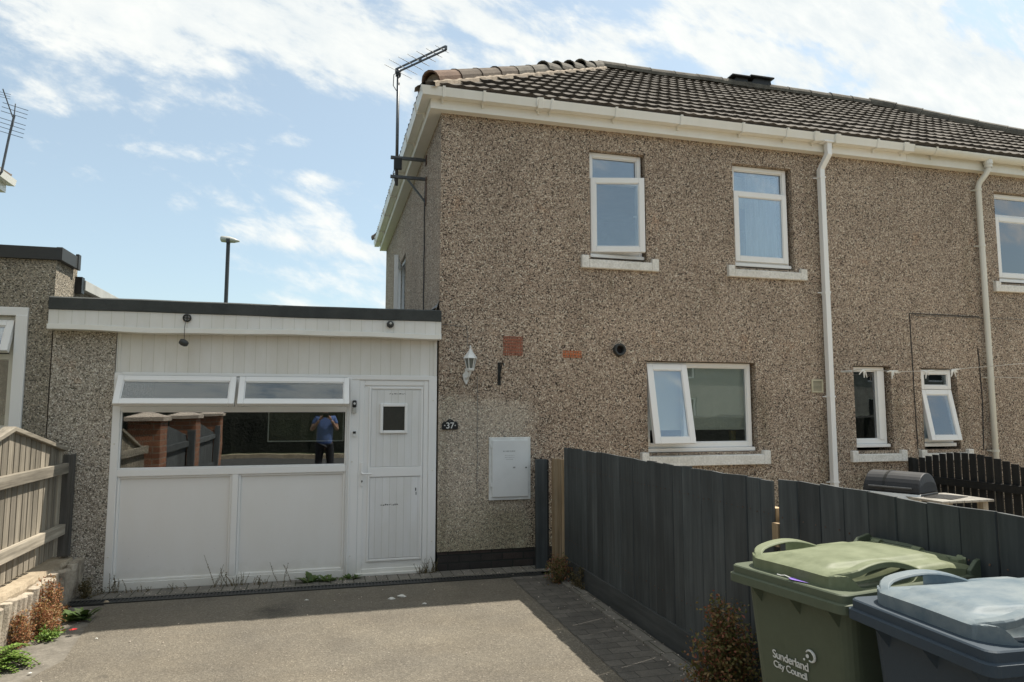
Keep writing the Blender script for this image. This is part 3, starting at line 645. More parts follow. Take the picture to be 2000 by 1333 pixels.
# W4
w4 = window(H, 6.213, 6.715, 1.19, 2.132, Y)
pane(w4, 6.263, 6.60, 1.245, 2.082, Y + .03, 'glass'); MB().box(6.60, 6.665, Y - .012, Y + .06, 1.245, 2.082).build('mullion', 'upvc', w4, bevel=.004)
MB().box(6.195, 6.73, Y - .035, Y + .06, 1.15, 1.188).build('window_cill', 'upvc', w4, bevel=.004)
concrete_sill(w4, 6.105, 6.905, .98, 1.115)
MB().box(6.22, 6.72, .138, .142, 1.77, 2.13).build('blind', 'blind', w4)
MB().lathe([(.0, 0), (.04, .0), (.045, .1), (.02, .14), (.02, .19), (.0, .19)], (6.38, .33, 1.13), 12).build('bottle', 'white_metal', w4, smooth=True)
# W5
w5 = window(N, 7.228, 7.735, 1.19, 2.118, Y)
MB().box(7.278, 7.685, Y + .002, Y + .068, 1.835, 1.89).build('transom', 'upvc', w5, bevel=.004)
sash(w5, 7.245, 7.715, 1.86, 2.105, Y - .03, None, t=.05)
Mh = hinge((7.4, Y, 1.85), 'X', -11)
sash(w5, 7.245, 7.715, 1.21, 1.85, Y - .03, Mh, t=.062)
MB().box(7.21, 7.75, Y - .03, Y + .06, 1.145, 1.188).build('window_cill', 'upvc', w5, bevel=.004)
concrete_sill(w5, 7.12, 7.93, .975, 1.11)
drape(w5, 7.24, 7.74, 1.2, 2.1, .26, folds=8)
# W6
w6 = window(N, 8.60, 9.73, 3.335, 4.508, Y)
MB().box(8.65, 9.68, Y + .002, Y + .068, 4.165, 4.215).build('transom', 'upvc', w6, bevel=.004)
pane(w6, 8.65, 9.68, 4.215, 4.458, Y + .03); sash(w6, 8.622, 9.70, 3.355, 4.185, Y - .03, None, t=.062)
MB().box(8.59, 9.74, Y - .03, Y + .06, 3.295, 3.333).build('window_cill', 'upvc', w6, bevel=.004)
concrete_sill(w6, 8.47, 9.87, 3.15, 3.285)
# gable window
m = MB()
for a, b, c, d in ((3.25, 3.31, 2.95, 3.95), (4.09, 4.15, 2.95, 3.95), (3.31, 4.09, 2.95, 3.0), (3.31, 4.09, 3.9, 3.95)): m.box(XL + .04, XL + .10, a, b, c, d)
wg = m.build('window', 'upvc', H); MB().box(XL + .06, XL + .068, 3.31, 4.09, 3.0, 3.9).build('pane', 'glass', wg)
m = MB()
Mg = hinge((XL + .03, 4.12, 3.4), 'Z', -9)
for a, b, c, d in ((3.28, 3.34, 2.98, 3.92), (4.06, 4.12, 2.98, 3.92), (3.34, 4.06, 2.98, 3.04), (3.34, 4.06, 3.86, 3.92)): m.box(XL - .03, XL + .03, a, b, c, d, Mg)
m.build('sash', 'upvc', wg, bevel=.004)
MB().box(XL - .03, XL + .1, 3.18, 4.22, 2.86, 2.95).build('sill', 'sill_paint', wg)
# --- air bricks, flue, extractor grille
def airbrick(x0, x1, z0, z1, nx, nz, mat):
    m = MB(); cw = (x1 - x0) / nx; ch = (z1 - z0) / nz; bx = cw * .30; bz = ch * .30
    hol = [(x0 + cw * (i + .5) - bx, x0 + cw * (i + .5) + bx, z0 + ch * (j + .5) - bz, z0 + ch * (j + .5) + bz) for i in range(nx) for j in range(nz)]
    wall_y(m, x0, x1, z0, z1, -.008, .004, hol); o = m.build('air_brick', mat, H)
    MB().box(x0 + .002, x1 - .002, .001, .003, z0 + .002, z1 - .002).build('cavity', 'hole', o)
airbrick(1.812, 2.02, 2.178, 2.378, 9, 6, 'brick_terracotta'); airbrick(2.474, 2.684, 2.168, 2.24, 7, 2, 'brick_orange')
fl = MB().lathe([(.068, .0), (.068, -.05), (.060, -.055), (.045, -.055), (.04, -.02), (.038, 0)], (3.125, 0, 2.262), 24, 'y').build('flue_cowl', 'dark_grey_plastic', H, smooth=True)
MB().lathe([(.0, -.004), (.05, -.004)], (3.125, 0, 2.262), 16, 'y').build('flue_opening', 'hole', fl)
m = MB(); frame_y(m, 5.60, 5.755, 1.81, 1.965, -.014, .0, .014); 
for i in range(9): m.box(5.614, 5.741, -.012, -.002, 1.828 + i * .0145, 1.835 + i * .0145)
vg = m.build('vent_grille', 'cream_plastic', H)
MB().box(5.61, 5.745, -.003, -.001, 1.82, 1.955).build('cavity', 'hole', vg)
# lead flashing at the junction, cables
MB().add([(1.125, .35, 2.62), (1.125, .0, 2.62), (1.125, -.005, 2.74), (1.125, .12, 2.71), (1.00, .18, 2.60), (.98, .02, 2.60), (1.10, -.01, 2.66)], [(0, 3, 4), (3, 2, 6, 4), (4, 6, 5)]).build('lead_flashing', 'lead', H, label='dull grey lead flashing in the corner above the flat roof')
def cable(par, pts, r=.004, mat='cable', name='cable'):
    P = [Vector(p) for p in pts]; out = []
    for a, b in zip(P, P[1:]):
        k = max(2, int((b - a).length / .15))
        for i in range(k): out.append(a.lerp(b, i / k) + Vector((random.uniform(-.004, .004), 0, random.uniform(-.003, .003))) * (0 if i == 0 else 1))
    out.append(P[-1]); return MB().tube(out, r, 5).build(name, mat, par)
cable(H, [(1.12, 1.12, 4.3), (1.118, 1.15, 3.9), (1.118, 1.12, 3.2), (1.118, 1.1, 2.62)], .008)
cable(H, [(1.15, -.006, 2.484), (1.42, -.006, 2.462), (1.425, -.006, 2.26)], .003, 'grey_line')
cable(H, [(1.533, -.006, 1.95), (1.536, -.006, .75)], .003, 'grey_line')
cable(N, [(7.10, -.007, 1.12), (7.085, -.007, 2.81), (8.19, -.007, 2.805)], .0055)
cable(N, [(7.15, -.007, 2.79), (9.9, -.007, 2.79)], .003, 'grey_line')
cable(N, [(8.13, -.007, 1.1), (8.16, -.007, 1.7), (8.14, -.007, 2.4)], .006)

# ================================================================ ANNEX (white frontage)
A = thing('porch_extension', 'single-storey flat-roofed extension with a white panelled front between pebbledash pier and house', 'extension', (-.35, 0, 0))
m = MB(); m.box(-2.36, -1.85, 0, .25, 0, 2.45); m.box(-2.36, -2.12, .25, 5.0, 0, 2.45); m.box(-2.12, 1.12, 4.75, 5.0, 0, 2.45)
m.build('wall', 'pebble_pier', A)
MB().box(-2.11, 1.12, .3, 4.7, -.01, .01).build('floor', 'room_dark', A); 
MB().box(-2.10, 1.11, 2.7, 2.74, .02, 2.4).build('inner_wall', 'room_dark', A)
m = MB(); frame_y(m, -.52, .20, 1.295, 1.66, .13, .15, .011); m.build('inner_board_frame', 'upvc', A)
MB().box(-.51, .19, .142, .148, 1.305, 1.65).build('inner_board', 'olive', A)
# roof slab, felt drip edge with a gentle sag, boarded fascia, bottom trim
n = 40; ro = MB(); fa = MB(); tr = MB()
def sag(x): return .55 * _sag(x)
def _sag(x): return .012 * math.sin((x + 2.4) * 2.1) + .006 * math.sin(x * 7.3 + 1) - (.018 * math.exp(-((x + .15) / .35) ** 2))
for i in range(n + 1):
    x = -2.365 + (3.495) * i / n; s0 = sag(x); s1 = sag(x + 1.3) * .8
    for mb, prof in ((ro, [(-.14, 2.497 + s0 * .3), (-.14, 2.598 + s0 * .3), (-.11, 2.612 + s0 * .3), (5.05, 2.60), (5.05, 2.45), (.0, 2.45)]),
                     (fa, [(-.125, 2.34 + s1), (-.125, 2.505), (-.09, 2.505), (-.09, 2.34 + s1)]),
                     (tr, [(-.150, 2.318 + s1), (-.150, 2.362 + s1), (-.126, 2.366 + s1), (-.0, 2.366 + s1), (-.0, 2.318 + s1)])):
        for y, z in prof: mb.v.append(Vector((x, y, z)))
for mb, k in ((ro, 6), (fa, 4), (tr, 5)):
    for i in range(n):
        for j in range(k): mb.f.append((i * k + j, i * k + (j + 1) % k, (i + 1) * k + (j + 1) % k, (i + 1) * k + j))
    mb.f.append(tuple(range(k))); mb.f.append(tuple(n * k + j for j in range(k)))
ro.build('flat_roof', 'felt', A); fa.build('fascia', 'fascia_boards', A); tr.build('fascia_trim', 'fascia_white', A)
MB().box(-1.845, 1.112, .02, .06, 1.950, 2.33).box(-1.845, -1.81, .012, .02, 1.95, 2.33).box(1.08, 1.112, .012, .02, 1.95, 2.33).build('cladding', 'cladding', A)
# main frame
fr = MB(); fr.box(-1.85, -1.785, .0, .07, .0, 1.948); fr.box(1.03, 1.112, .0, .07, .0, 1.948); fr.box(.222, .341, .003, .067, .0, 1.930)
fr.box(-1.785, .222, -.004, .066, 1.922, 1.95); fr.box(.222, 1.03, -.004, .066, 1.905, 1.95); fr.box(-1.785, .222, .002, .07, 1.598, 1.638); fr.box(-1.785, .222, .002, .07, 1.005, 1.068)
fr.box(-1.785, .222, .002, .07, .0, .072); fr.box(-.815, -.762, .004, .066, 1.638, 1.915); fr.box(-.812, -.757, .004, .066, .072, 1.005)
fr.box(.245, .262, -.010, .003, .01, 1.92); fr.box(.225, .232, -.006, .003, .01, 1.92)
fr.box(.341, 1.03, .003, .067, 1.898, 1.905)
fr.build('frame', 'upvc', A, bevel=.006)
for a, b in ((-1.785, -.812), (-.757, .222)):
    m = MB(); frame_y(m, a, b, .072, 1.005, .02, .04, .022); m.build('panel_bead', 'upvc', A, bevel=.006)
    MB().box(a + .02, b - .02, .038, .058, .09, .985).build('panel', 'panel_white', A)
m = MB(); frame_y(m, -1.785, .222, 1.068, 1.598, .012, .03, .014); m.build('glazing_bead', 'upvc', A, bevel=.004)
MB().box(-1.775, .212, .030, .038, 1.078, 1.59).build('pane', 'glass_dark', A, label='wide fixed pane reflecting brick piers and the street')
for i, (a, b) in enumerate(((-1.812, -.802), (-.775, .238))):
    Mh = hinge((0, -.01, 1.910), 'X', -30)
    o = sash(A, a, b, 1.612, 1.910, -.035, Mh, t=.052, gl='glass_vent', name='top_sash', pane='sash_pane')
    o['label'] = 'left top-hung sash, propped open' if i == 0 else 'right top-hung sash, propped open'
    MB().box(a + .5, a + .56, .0, .012, 1.64, 1.655, Mh).build('sash_handle', 'upvc', A)
    MB().box(a + .08, b - .08, .018, .026, 1.655, 1.672).build('window_stay', 'white_metal', A)
# door
dfr = MB(); frame_y(dfr, .341, 1.03, .02, 1.898, .008, .06, .05, .045); DF = dfr.build('door_frame', 'upvc', A, bevel=.006)
D = MB().box(.39, .982, .022, .05, .062, 1.85).build('door', 'upvc', A)
m = MB(); m.box(.46, .962, .012, .024, 1.045, 1.80); m.box(.46, .962, .012, .024, .16, .94); m.build('door_panel', 'door_white', D)
m = MB(); frame_y(m, .435, .975, .13, 1.835, .006, .024, .022); m.box(.45, .965, .005, .023, .945, 1.04); m.build('door_moulding', 'upvc', D, bevel=.005)
m = MB(); frame_y(m, .545, .818, 1.372, 1.668, -.012, .020, .03); m.build('door_window_frame', 'upvc', D, bevel=.006)
MB().box(.575, .79, .000, .010, 1.40, 1.64).build('pane', 'dark_frost', D)
m = MB(); m.box(.368, .392, -.006, .012, .86, 1.09); m.tube([(.38, -.006, .985), (.38, -.045, .985), (.47, -.045, .982)], .008, 8); m.build('handle', 'upvc', D, bevel=.003)
MB().lathe([(0, -.008), (.008, -.008)], (.38, 0, .91), 10, 'y').box(.377, .383, -.0085, -.007, .895, .91).build('keyhole', 'black_plastic', D)
MB().box(.33, 1.04, -.03, .01, .004, .03).build('threshold', 'upvc', A, bevel=.005)
m = MB()
for x_, z_ in ((-1.82, .3), (-1.82, 1.3), (-1.82, 1.8), (1.075, .3), (1.075, 1.0), (1.075, 1.7), (.28, .2), (.28, 1.1)): m.lathe([(0, -.0062), (.006, -.0062), (.007, .0)], (x_, 0, z_), 10, 'y')
m.build('screw_caps', 'upvc_old', A)
# worn remains of the lettering on the door: mere flecks of black
random.seed(4); m = MB()
def flecks(m, x0, x1, z, h, n):
    for i in range(n):
        x = x0 + (x1 - x0) * (i + random.random() * .6) / n; w_ = random.uniform(.004, .010); q = random.uniform(-.3, .3) * h; hh = h * random.uniform(.3, .9)
        m.box(x, x + w_, .0105, .0115, z + q - hh / 2, z + q + hh / 2)
flecks(m, .63, .80, 1.765, .012, 15); flecks(m, .565, .74, .672, .014, 18); m.build('worn_lettering', 'print_black', D)
m = MB().box(.905, .915, .010, .012, .80, .83).box(.911, .918, .010, .012, .76, .79); m.build('scuff', 'print_black', D)

# ================================================================ LEFT NEIGHBOUR
L = thing('neighbouring_annex', 'taller rendered flat-roofed annex at the left edge with white framed window', 'extension', (-2.8, 0, 0))
m = MB(); wall_y(m, -6, -2.37, 0, 2.98, .0, .25, [(-4.2, -2.585, 1.4, 2.44)]); m.box(-2.62, -2.37, .25, .55, 0, 2.98); m.box(-2.6, -2.365, .55, 5, 0, 2.80)
m.build('wall', 'pebble_nbr', L)
m = MB(); m.box(-6, -2.33, -.035, .0, 2.955, 3.07); m.box(-2.37, -2.32, -.03, .42, 2.955, 3.075); m.box(-2.34, -2.312, .38, .45, 2.95, 3.10); m.box(-6, -2.37, .0, .45, 3.0, 3.06)
m.build('parapet_coping', 'dark_grey_plastic', L, bevel=.004)
m = MB(); m.box(-2.40, -2.31, .50, .58, 2.74, 2.90); m.build('coping_end', 'black_plastic', L); MB().box(-2.36, -2.30, .58, 5.0, 2.78, 2.88).build('verge_trim', 'lamp_grey', L, bevel=.003)
MB().box(-6, -2.62, .45, 5, 2.7, 2.78).build('flat_roof', 'felt', L)
MB().box(-2.365, -2.362, .0, 5, 2.45, 2.62).build('flashing', 'render_grey', L)
m = MB(); m.box(-4.24, -2.56, -.02, .02, 2.44, 2.515); m.box(-2.655, -2.56, -.025, .02, 1.38, 2.445); wl = m.build('window', 'upvc', L, bevel=.005)
m = MB(); frame_y(m, -4.2, -2.655, 1.42, 2.44, .03, .09, .05); m.box(-4.15, -2.70, .03, .09, 2.05, 2.10); m.build('window_frame', 'upvc_old', wl, bevel=.004)
MB().box(-4.15, -2.70, .06, .068, 1.46, 2.05).build('pane', 'glass_dark', wl)
Mh = hinge((0, .0, 2.40), 'X', -22)
sash(wl, -3.3, -2.67, 2.10, 2.40, -.0, Mh, t=.055); MB().box(-5, -2.6, 1.2, 1.25, 0, 2.9).build('inner_wall', 'room', L); 
MB().box(-4.0, -2.7, .35, .8, 1.40, 1.56).box(-3.6, -2.9, .4, .5, 1.56, 1.7).build('window_ledge_clutter', 'peg', L)
MB().box(-4.26, -2.55, -.05, .03, 1.36, 1.40).build('window_cill', 'upvc', wl)
# far-left house, just its eaves corner in view
F = thing('neighbouring_house', 'house beyond the left edge, only its white eaves corner showing', 'house', (-6.5, 0, 0))
MB().box(-12, -4.5, -5, 3.8, 0, 4.72).build('wall', 'pebble_nbr', F)
m = MB(); m.sweep(sq, [((-4.38, -6, 4.74), (1, 0, 0), (0, 0, 1)), ((-4.38, 3.98, 4.74), (1, 0, 0), (0, 0, 1))]); m.build('gutter', 'fascia_white', F)
MB().box(-4.40, -4.38, -6, 3.92, 4.63, 4.83).box(-4.5, -4.40, -6, 3.92, 4.63, 4.65).box(-12, -4.38, 3.92, 3.95, 4.63, 4.83).build('fascia', 'fascia_white', F)
MB().add([(-12, -6, 4.83), (-4.33, -6, 4.83), (-4.33, 3.98, 4.83), (-8, 1, 7.2), (-8, -6, 7.2)], [(1, 2, 3, 4), (0, 4, 3), (0, 3, 2)]).build('roof', 'roof_tile', F)
arch_tile((-4.36, 3.95, 4.84), (-4.7, 3.65, 5.05), .07, .07).build('ridge_tile', 'hip_tile', F)
# TV aerial on the far-left house
T2 = thing('tv_aerial', 'spiky tv aerial on a bent pole above the left-hand white eaves corner', 'aerial', (-4.05, 2.93, 4.5), 'tv aerials')
MB().tube([(-4.22, 2.93, 4.50), (-4.07, 2.93, 4.56), (-4.035, 2.93, 4.62), (-3.98, 2.93, 5.1), (-3.94, 2.93, 5.38)], .014, 8).build('mast', 'metal_grey', T2)
MB().tube([(-3.935, 2.90, 5.22), (-3.945, 2.95, 5.54)], .007, 6).tube([(-3.945, 2.9, 5.34), (-3.995, 2.7, 5.62)], .007, 6).build('boom', 'metal_grey', T2)
m = MB()
for i in range(7): z = 5.12 + i * .056 + (.035 if i > 3 else 0); m.tube([(-4.10 + i * .006, 2.89, z + .026), (-3.835 + i * .006, 2.96, z - .022)], .004, 5)
for i in range(3): z = 5.52 + i * .03; m.tube([(-4.05, 2.72, z + .008), (-3.92, 2.74, z - .008)], .0028, 5)
m.build('elements', 'metal_grey', T2)
# ================================================================ street lamp
SLp = thing('street_lamp', 'tall dark street lamp post rising behind the flat roof', 'street lamp', (-3.56, 20, 0))
MB().tube([(-3.56, 20, 0), (-3.56, 20, 1.6), (-3.56, 20, 1.65), (-3.56, 20, 7.78)], [.10, .10, .075, .068], 10).build('pole', 'pole_dark', SLp)
m = MB(); m.sweep([(.11 * math.cos(a) , .10 * math.sin(a)) for a in [j * math.pi / 5 for j in range(10)]], [((-3.84, 20, 7.86), (0, .5, 0), (0, 0, .6)), ((-3.80, 20, 7.85), (0, 1.2, 0), (0, 0, 1.15)), ((-3.55, 20, 7.84), (0, 1.3, 0), (0, 0, 1.2)), ((-3.35, 20, 7.82), (0, 1.1, 0), (0, 0, .9)), ((-3.17, 20, 7.80), (0, .5, 0), (0, 0, .25))])
m.build('lamp_head', 'lamp_grey', SLp, smooth=True); MB().box(-3.62, -3.50, 19.86, 20.1, 7.70, 7.86).build('lamp_bracket', 'pole_dark', SLp)

# ================================================================ TV aerial on our gable
T = thing('tv_aerial', 'long log-periodic tv aerial on a tall mast bracketed to the gable by the gutter', 'aerial', (.70, 1.14, 4.3), 'tv aerials')
mx_, my_ = .775, 1.12
MB().tube([(mx_, my_, 4.28), (mx_ - .0, my_, 5.73)], .019, 10).build('mast', 'metal_grey', T, smooth=True)
bm_ = MB(); a0 = Vector((.75, 1.09, 5.675)); a1 = Vector((1.245, .45, 5.70))
for dz in (0, .045): bm_.tube([a0 + Vector((0, 0, dz)), a1 + Vector((0, 0, dz))], .0085, 4)
bm_.tube([a0, a0 + Vector((0, 0, .045))], .016, 4); bm_.tube([a1, a1 + Vector((0, 0, .045))], .014, 4); bm_.box(mx_ - .03, mx_ + .03, my_ - .03, my_ + .03, 5.65, 5.70); q = a0.lerp(a1, .5); bm_.tube([q, q + Vector((0, 0, .045))], .013, 4)
bm_.build('boom', 'metal_grey', T)
m = MB(); d = (a1 - a0).normalized(); sd = d.cross(Vector((0, 0, 1))).normalized()
for i in range(13):
    p = a0.lerp(a1, .04 + i * .078) + Vector((0, 0, .045 * (i % 2))); l = .22 - .0125 * i; m.tube([p - sd * l, p + sd * l], .0032, 5)
m.build('elements', 'metal_grey', T)
m = MB()
for z in (4.60, 4.365):
    m.box(.70, 1.13, 1.09, 1.13, z, z + .035)
m.build('bracket', 'metal_grey', T, bevel=.003)
MB().box(1.118, 1.128, 1.06, 1.16, 4.06, 4.40).box(1.118, 1.128, 1.06, 1.16, 4.56, 4.67).build('wall_plate', 'metal_rust', T)
MB().tube([(.9, 1.11, 4.37), (1.12, 1.11, 4.10)], .011, 4).build('strut', 'metal_grey', T)
MB().box(.735, .83, 1.05, 1.09, 4.46, 4.60).build('junction_box', 'black_plastic', T, bevel=.004)
MB().tube([(.77, 1.1, 5.69), (.72, 1.1, 5.65), (.715, 1.1, 5.51), (.755, 1.1, 5.45)], .005, 6).tube([(.755, 1.1, 4.5), (.73, 1.1, 4.42), (.76, 1.1, 4.3)], .005, 6).build('cable', 'cable', T)

# ================================================================ things on the walls
LT = thing('wall_lantern', 'white coach lantern on the pebbledash beside the flat roof end', 'lantern', (1.43, -.1, 2.0))
cx, cy = 1.43, -.14
m = MB(); m.lathe([(.0, 2.262), (.006, 2.258), (.010, 2.24), (.005, 2.232), (.016, 2.215), (.022, 2.20), (.045, 2.17), (.072, 2.132), (.074, 2.126), (.066, 2.126)], (cx, cy, 0), 6); m.build('lantern_roof', 'white_metal', LT)
m = MB()
for j in range(6):
    t = 2 * math.pi * j / 6; m.tube([(cx + .060 * math.cos(t), cy + .060 * math.sin(t), 2.128), (cx + .036 * math.cos(t), cy + .036 * math.sin(t), 2.022)], .0042, 4)
m.lathe([(.0, 2.0), (.036, 2.0), (.042, 2.012), (.040, 2.026), (0, 2.026)], (cx, cy, 0), 6); m.build('lantern_cage', 'white_metal', LT)
MB().lathe([(.055, 2.126), (.032, 2.028)], (cx, cy, 0), 6).build('lantern_glass', 'frosted', LT)
MB().prism([(1.40, 2.0), (1.375, 1.965), (1.385, 1.91), (1.405, 1.872), (1.412, 1.862), (1.42, 1.872), (1.438, 1.91), (1.448, 1.965), (1.425, 2.0), (1.43, 2.03), (1.395, 2.03)], -.022, -.001, 'y').tube([(1.412, -.02, 1.93), (1.415, -.07, 1.93), (1.42, -.12, 1.95), (cx, cy, 2.0)], [.014, .012, .012, .016], 8).build('backplate', 'white_metal', LT, bevel=.004)
HB = MB(); HB.box(1.752, 1.782, -.012, -.001, 1.86, 2.10); HB.tube([(1.767, -.012, 2.085), (1.767, -.16, 2.085), (1.767, -.19, 2.075), (1.767, -.20, 2.05)], .0065, 6); HB.tube([(1.767, -.012, 1.90), (1.767, -.05, 1.98), (1.767, -.10, 2.05), (1.767, -.13, 2.08)], .006, 6)
HB.tube([(1.767 + .0, -.06 + .03 * math.cos(a), 2.03 + .03 * math.sin(a)) for a in [i * .5 for i in range(12)]], .004, 5)
tag(HB.build('hanging_basket_bracket', 'black_plastic', org=(1.767, 0, 1.86)), 'black iron hanging basket bracket fixed below the large air brick', 'bracket')
# number plaque
PQ = thing('house_number_plaque', 'small black scalloped plaque reading 37 on the pebbledash by the door', 'sign', (1.245, -.01, 1.4))
pz = [(1.17, 1.405), (1.325, 1.405), (1.333, 1.42), (1.327, 1.47), (1.315, 1.483), (1.29, 1.487), (1.265, 1.508), (1.248, 1.513), (1.231, 1.508), (1.206, 1.487), (1.18, 1.483), (1.168, 1.47), (1.163, 1.42)]
MB().prism(pz, -.016, -.006, 'y').build('plaque', 'black_plastic', PQ, bevel=.002)
def text(par, name, body, size, loc, rot, mat, ext=.0008, align='CENTER', spacing=1.0, bold=0.0):
    cu = bpy.data.curves.new(name, 'FONT'); cu.body = body; cu.size = size; cu.align_x = align; cu.extrude = ext; cu.space_character = spacing; cu.offset = bold
    o = bpy.data.objects.new(name + '_tmp', cu); C.objects.link(o); bpy.context.view_layer.update()
    me = bpy.data.meshes.new_from_object(o.evaluated_get(bpy.context.evaluated_depsgraph_get())); bpy.data.objects.remove(o)
    ob = bpy.data.objects.new(name, me); C.objects.link(ob); me.materials.clear(); me.materials.append(MT[mat]); ob.parent = par
    ob.location = Vector(loc) - ORG.get(par.name, Vector()); ob.rotation_euler = rot; return ob
text(PQ, 'number', '\u00b737\u00b7', .086, (1.248, -.0172, 1.418), (R(90), 0, 0), 'print_white', bold=.0008)
text(PQ, 'ornament', '~', .03, (1.248, -.0172, 1.487), (R(90), 0, 0), 'print_grey')
# meter cabinet
MC = thing('meter_cabinet', 'scuffed white metal meter cabinet on the wall left of the dark fence', 'meter cabinet', (1.87, -.02, .68))
m = MB(); m.box(1.655, 2.10, -.03, .0, .682, 1.322); m.build('case', 'white_metal', MC, bevel=.006)
m = MB(); m.box(1.685, 2.072, -.046, -.031, .715, 1.295); dd_ = m.build('cabinet_door', 'metal_box', MC, bevel=.005)
MB().box(1.667, 1.688, -.044, -.031, .82, .86).box(1.667, 1.688, -.044, -.031, 1.22, 1.25).build('hinge', 'white_metal', MC)
MB().lathe([(0, -.049), (.008, -.049), (.008, -.045)], (2.045, 0, 1.01), 10, 'y').build('lock', 'black_plastic', dd_)
m = MB(); random.seed(9)
for z, a, b in ((1.175, 1.80, 1.93), (1.135, 1.82, 1.92), (1.115, 1.82, 1.92), (1.095, 1.83, 1.91)):
    x = a
    while x < b: w_ = random.uniform(.004, .014); m.box(x, x + w_, -.0468, -.0462, z, z + (.010 if z > 1.15 else .004)); x += w_ + random.uniform(.003, .008)
m.box(1.905, 1.93, -.0468, -.0462, 1.005, 1.02); m.build('faded_label', 'print_grey', dd_)
# camera, broken floodlight, doorbell, keypad
CM = thing('security_camera', 'round dark camera under the felt edge above the door', 'camera', (.618, -.13, 2.45))
MB().lathe([(.034, -.127), (.036, -.14), (.03, -.165), (.014, -.170), (.0, -.168)], (.618, 0, 2.45), 18, 'y').build('body', 'dark_grey_plastic', CM, smooth=True)
MB().lathe([(.012, -.171), (.010, -.176), (0, -.176)], (.618, 0, 2.457), 12, 'y').build('lens', 'lamp_grey', CM, smooth=True)
FL = thing('broken_floodlight', 'broken lamp dangling by a wire from a round fitting on the white fascia', 'lamp', (-1.238, -.13, 2.2))
MB().lathe([(.036, -.127), (.038, -.14), (.030, -.146), (.026, -.14), (.026, -.13)], (-1.238, 0, 2.451), 20, 'y').box(-1.242, -1.234, -.145, -.137, 2.418, 2.484).box(-1.27, -1.206, -.145, -.137, 2.447, 2.455).build('mounting_ring', 'black_plastic', FL)
MB().tube([(-1.245, -.145, 2.43), (-1.252, -.16, 2.36), (-1.248, -.17, 2.25)], .0025, 5).build('wire', 'cable', FL)
m = MB(); m.lathe([(0, -.045), (.022, -.045), (.032, -.02), (.030, .01), (.018, .03), (0, .03)], (0, 0, 0), 12, 'x'); m.xf(Matrix.Translation((-1.243, -.17, 2.215)) @ Matrix.Rotation(R(25), 4, 'Y')); m.build('lamp_head', 'dark_grey_plastic', FL, smooth=True)
BE = thing('doorbell', 'black and silver video doorbell on the white frame left of the door', 'doorbell', (.29, -.01, 1.57))
MB().box(.272, .313, -.036, -.011, 1.63, 1.70).build('camera_part', 'black_plastic', BE, bevel=.010); MB().box(.2725, .3125, -.034, -.011, 1.575, 1.628).build('button_part', 'lamp_grey', BE, bevel=.006)
MB().lathe([(0, -.0385), (.010, -.0385), (.012, -.036)], (.2925, 0, 1.668), 12, 'y').build('lens', 'white_metal', BE)
KP = thing('bell_push', 'tiny white bell push with black top below the video doorbell', 'bell push', (.297, -.01, 1.345))
MB().box(.281, .313, -.022, -.011, 1.345, 1.40).build('case', 'white_metal', KP, bevel=.003); MB().box(.283, .311, -.0245, -.021, 1.374, 1.396).build('button', 'black_plastic', KP)

# ================================================================ LEFT BOUNDARY: ledge, edging, picket fence
PW = thing('planter_ledge', 'crumbling concrete ledge edged with leaning fluted blocks below the grey fence', 'retaining wall', (-2.2, -2, 0))
m = MB(); nn = 60; random.seed(21)
for i in range(nn + 1):
    y = .0 - i * .055; wb = random.uniform(-.012, .012); zt = .318 + .02 * min(1, i / 20) + random.uniform(-.004, .004)
    for x, z in ((-2.62, -.02), (-2.62, zt), (-2.30, zt), (-2.095 + wb, zt), (-2.085 + wb, zt - .03), (-2.10, -.02)): m.v.append(Vector((x, y, z)))
for i in range(nn):
    for j in range(6): m.f.append((i * 6 + j, i * 6 + (j + 1) % 6, (i + 1) * 6 + (j + 1) % 6, (i + 1) * 6 + j))
m.f.append(tuple(range(6))); m.f.append(tuple(nn * 6 + j for j in range(6)))
m.build('concrete_slab', 'concrete', PW)
yy = -.035; k = 0
while yy > -3.2:
    wd = .085; hh = .305 + random.uniform(-.02, .01); lean = random.uniform(-4, 4) + (10 if 4 <= k <= 8 else 0)
    m = MB(); prof = [(-.03, -wd / 2), (.012, -wd / 2), (.034, -wd / 4), (.038, 0), (.034, wd / 4), (.012, wd / 2), (-.03, wd / 2)] if k else [(-.03, -.06), (.038, -.06), (.038, .05), (-.03, .05)]
    m.prism([(a, b) for a, b in prof], -.02, hh, 'z')
    m.xf(Matrix.Translation((-2.058 + random.uniform(-.006, .008), yy, 0)) @ Matrix.Rotation(R(lean), 4, 'X') @ Matrix.Rotation(R(random.uniform(1, 5)), 4, 'Y'))
    m.build('edging_block', 'edging', PW, bevel=.006); yy -= wd + .012 if k else .12; k += 1
GF = thing('picket_fence', 'weathered grey picket fence with a peaked capping rail on the left ledge', 'fence', (-2.2, -1, .33))
def ftop(y): # peaked panel
    if y > -1.20: return 1.262 + (.0 - (y + .09)) * .205
    return 1.262 + 1.03 * .205 - (-1.20 - y) * .26
def picket_run(par, x, y0, y1, zb, top, w_=.084, gap=.018, mat='wood_grey', rails=(1.10, .575), cap=True, face=1, rmat='wood_rail'):
    y = y0; 
    while y > y1:
        t = top(y - w_ / 2) if callable(top) else top
        mm = MB(); ta = (top(y) if callable(top) else top) - .02; tb = (top(y - w_) if callable(top) else top) - .02
        mm.prism([(y, zb + random.uniform(0, .01)), (y - w_, zb), (y - w_, tb), (y, ta)], x - .009, x + .009, 'x'); mm.build('picket', mat, par, bevel=.002); y -= w_ + gap
    for z in rails: MB().box(x + .010 * face, x + .055 * face, y1, y0 + .02, z - .045, z + .045).build('rail', rmat, par, bevel=.004)
picket_run(GF, -2.2, -.10, -2.75, .36, ftop)
m = MB(); ys = [-.09, -1.20, -2.75]
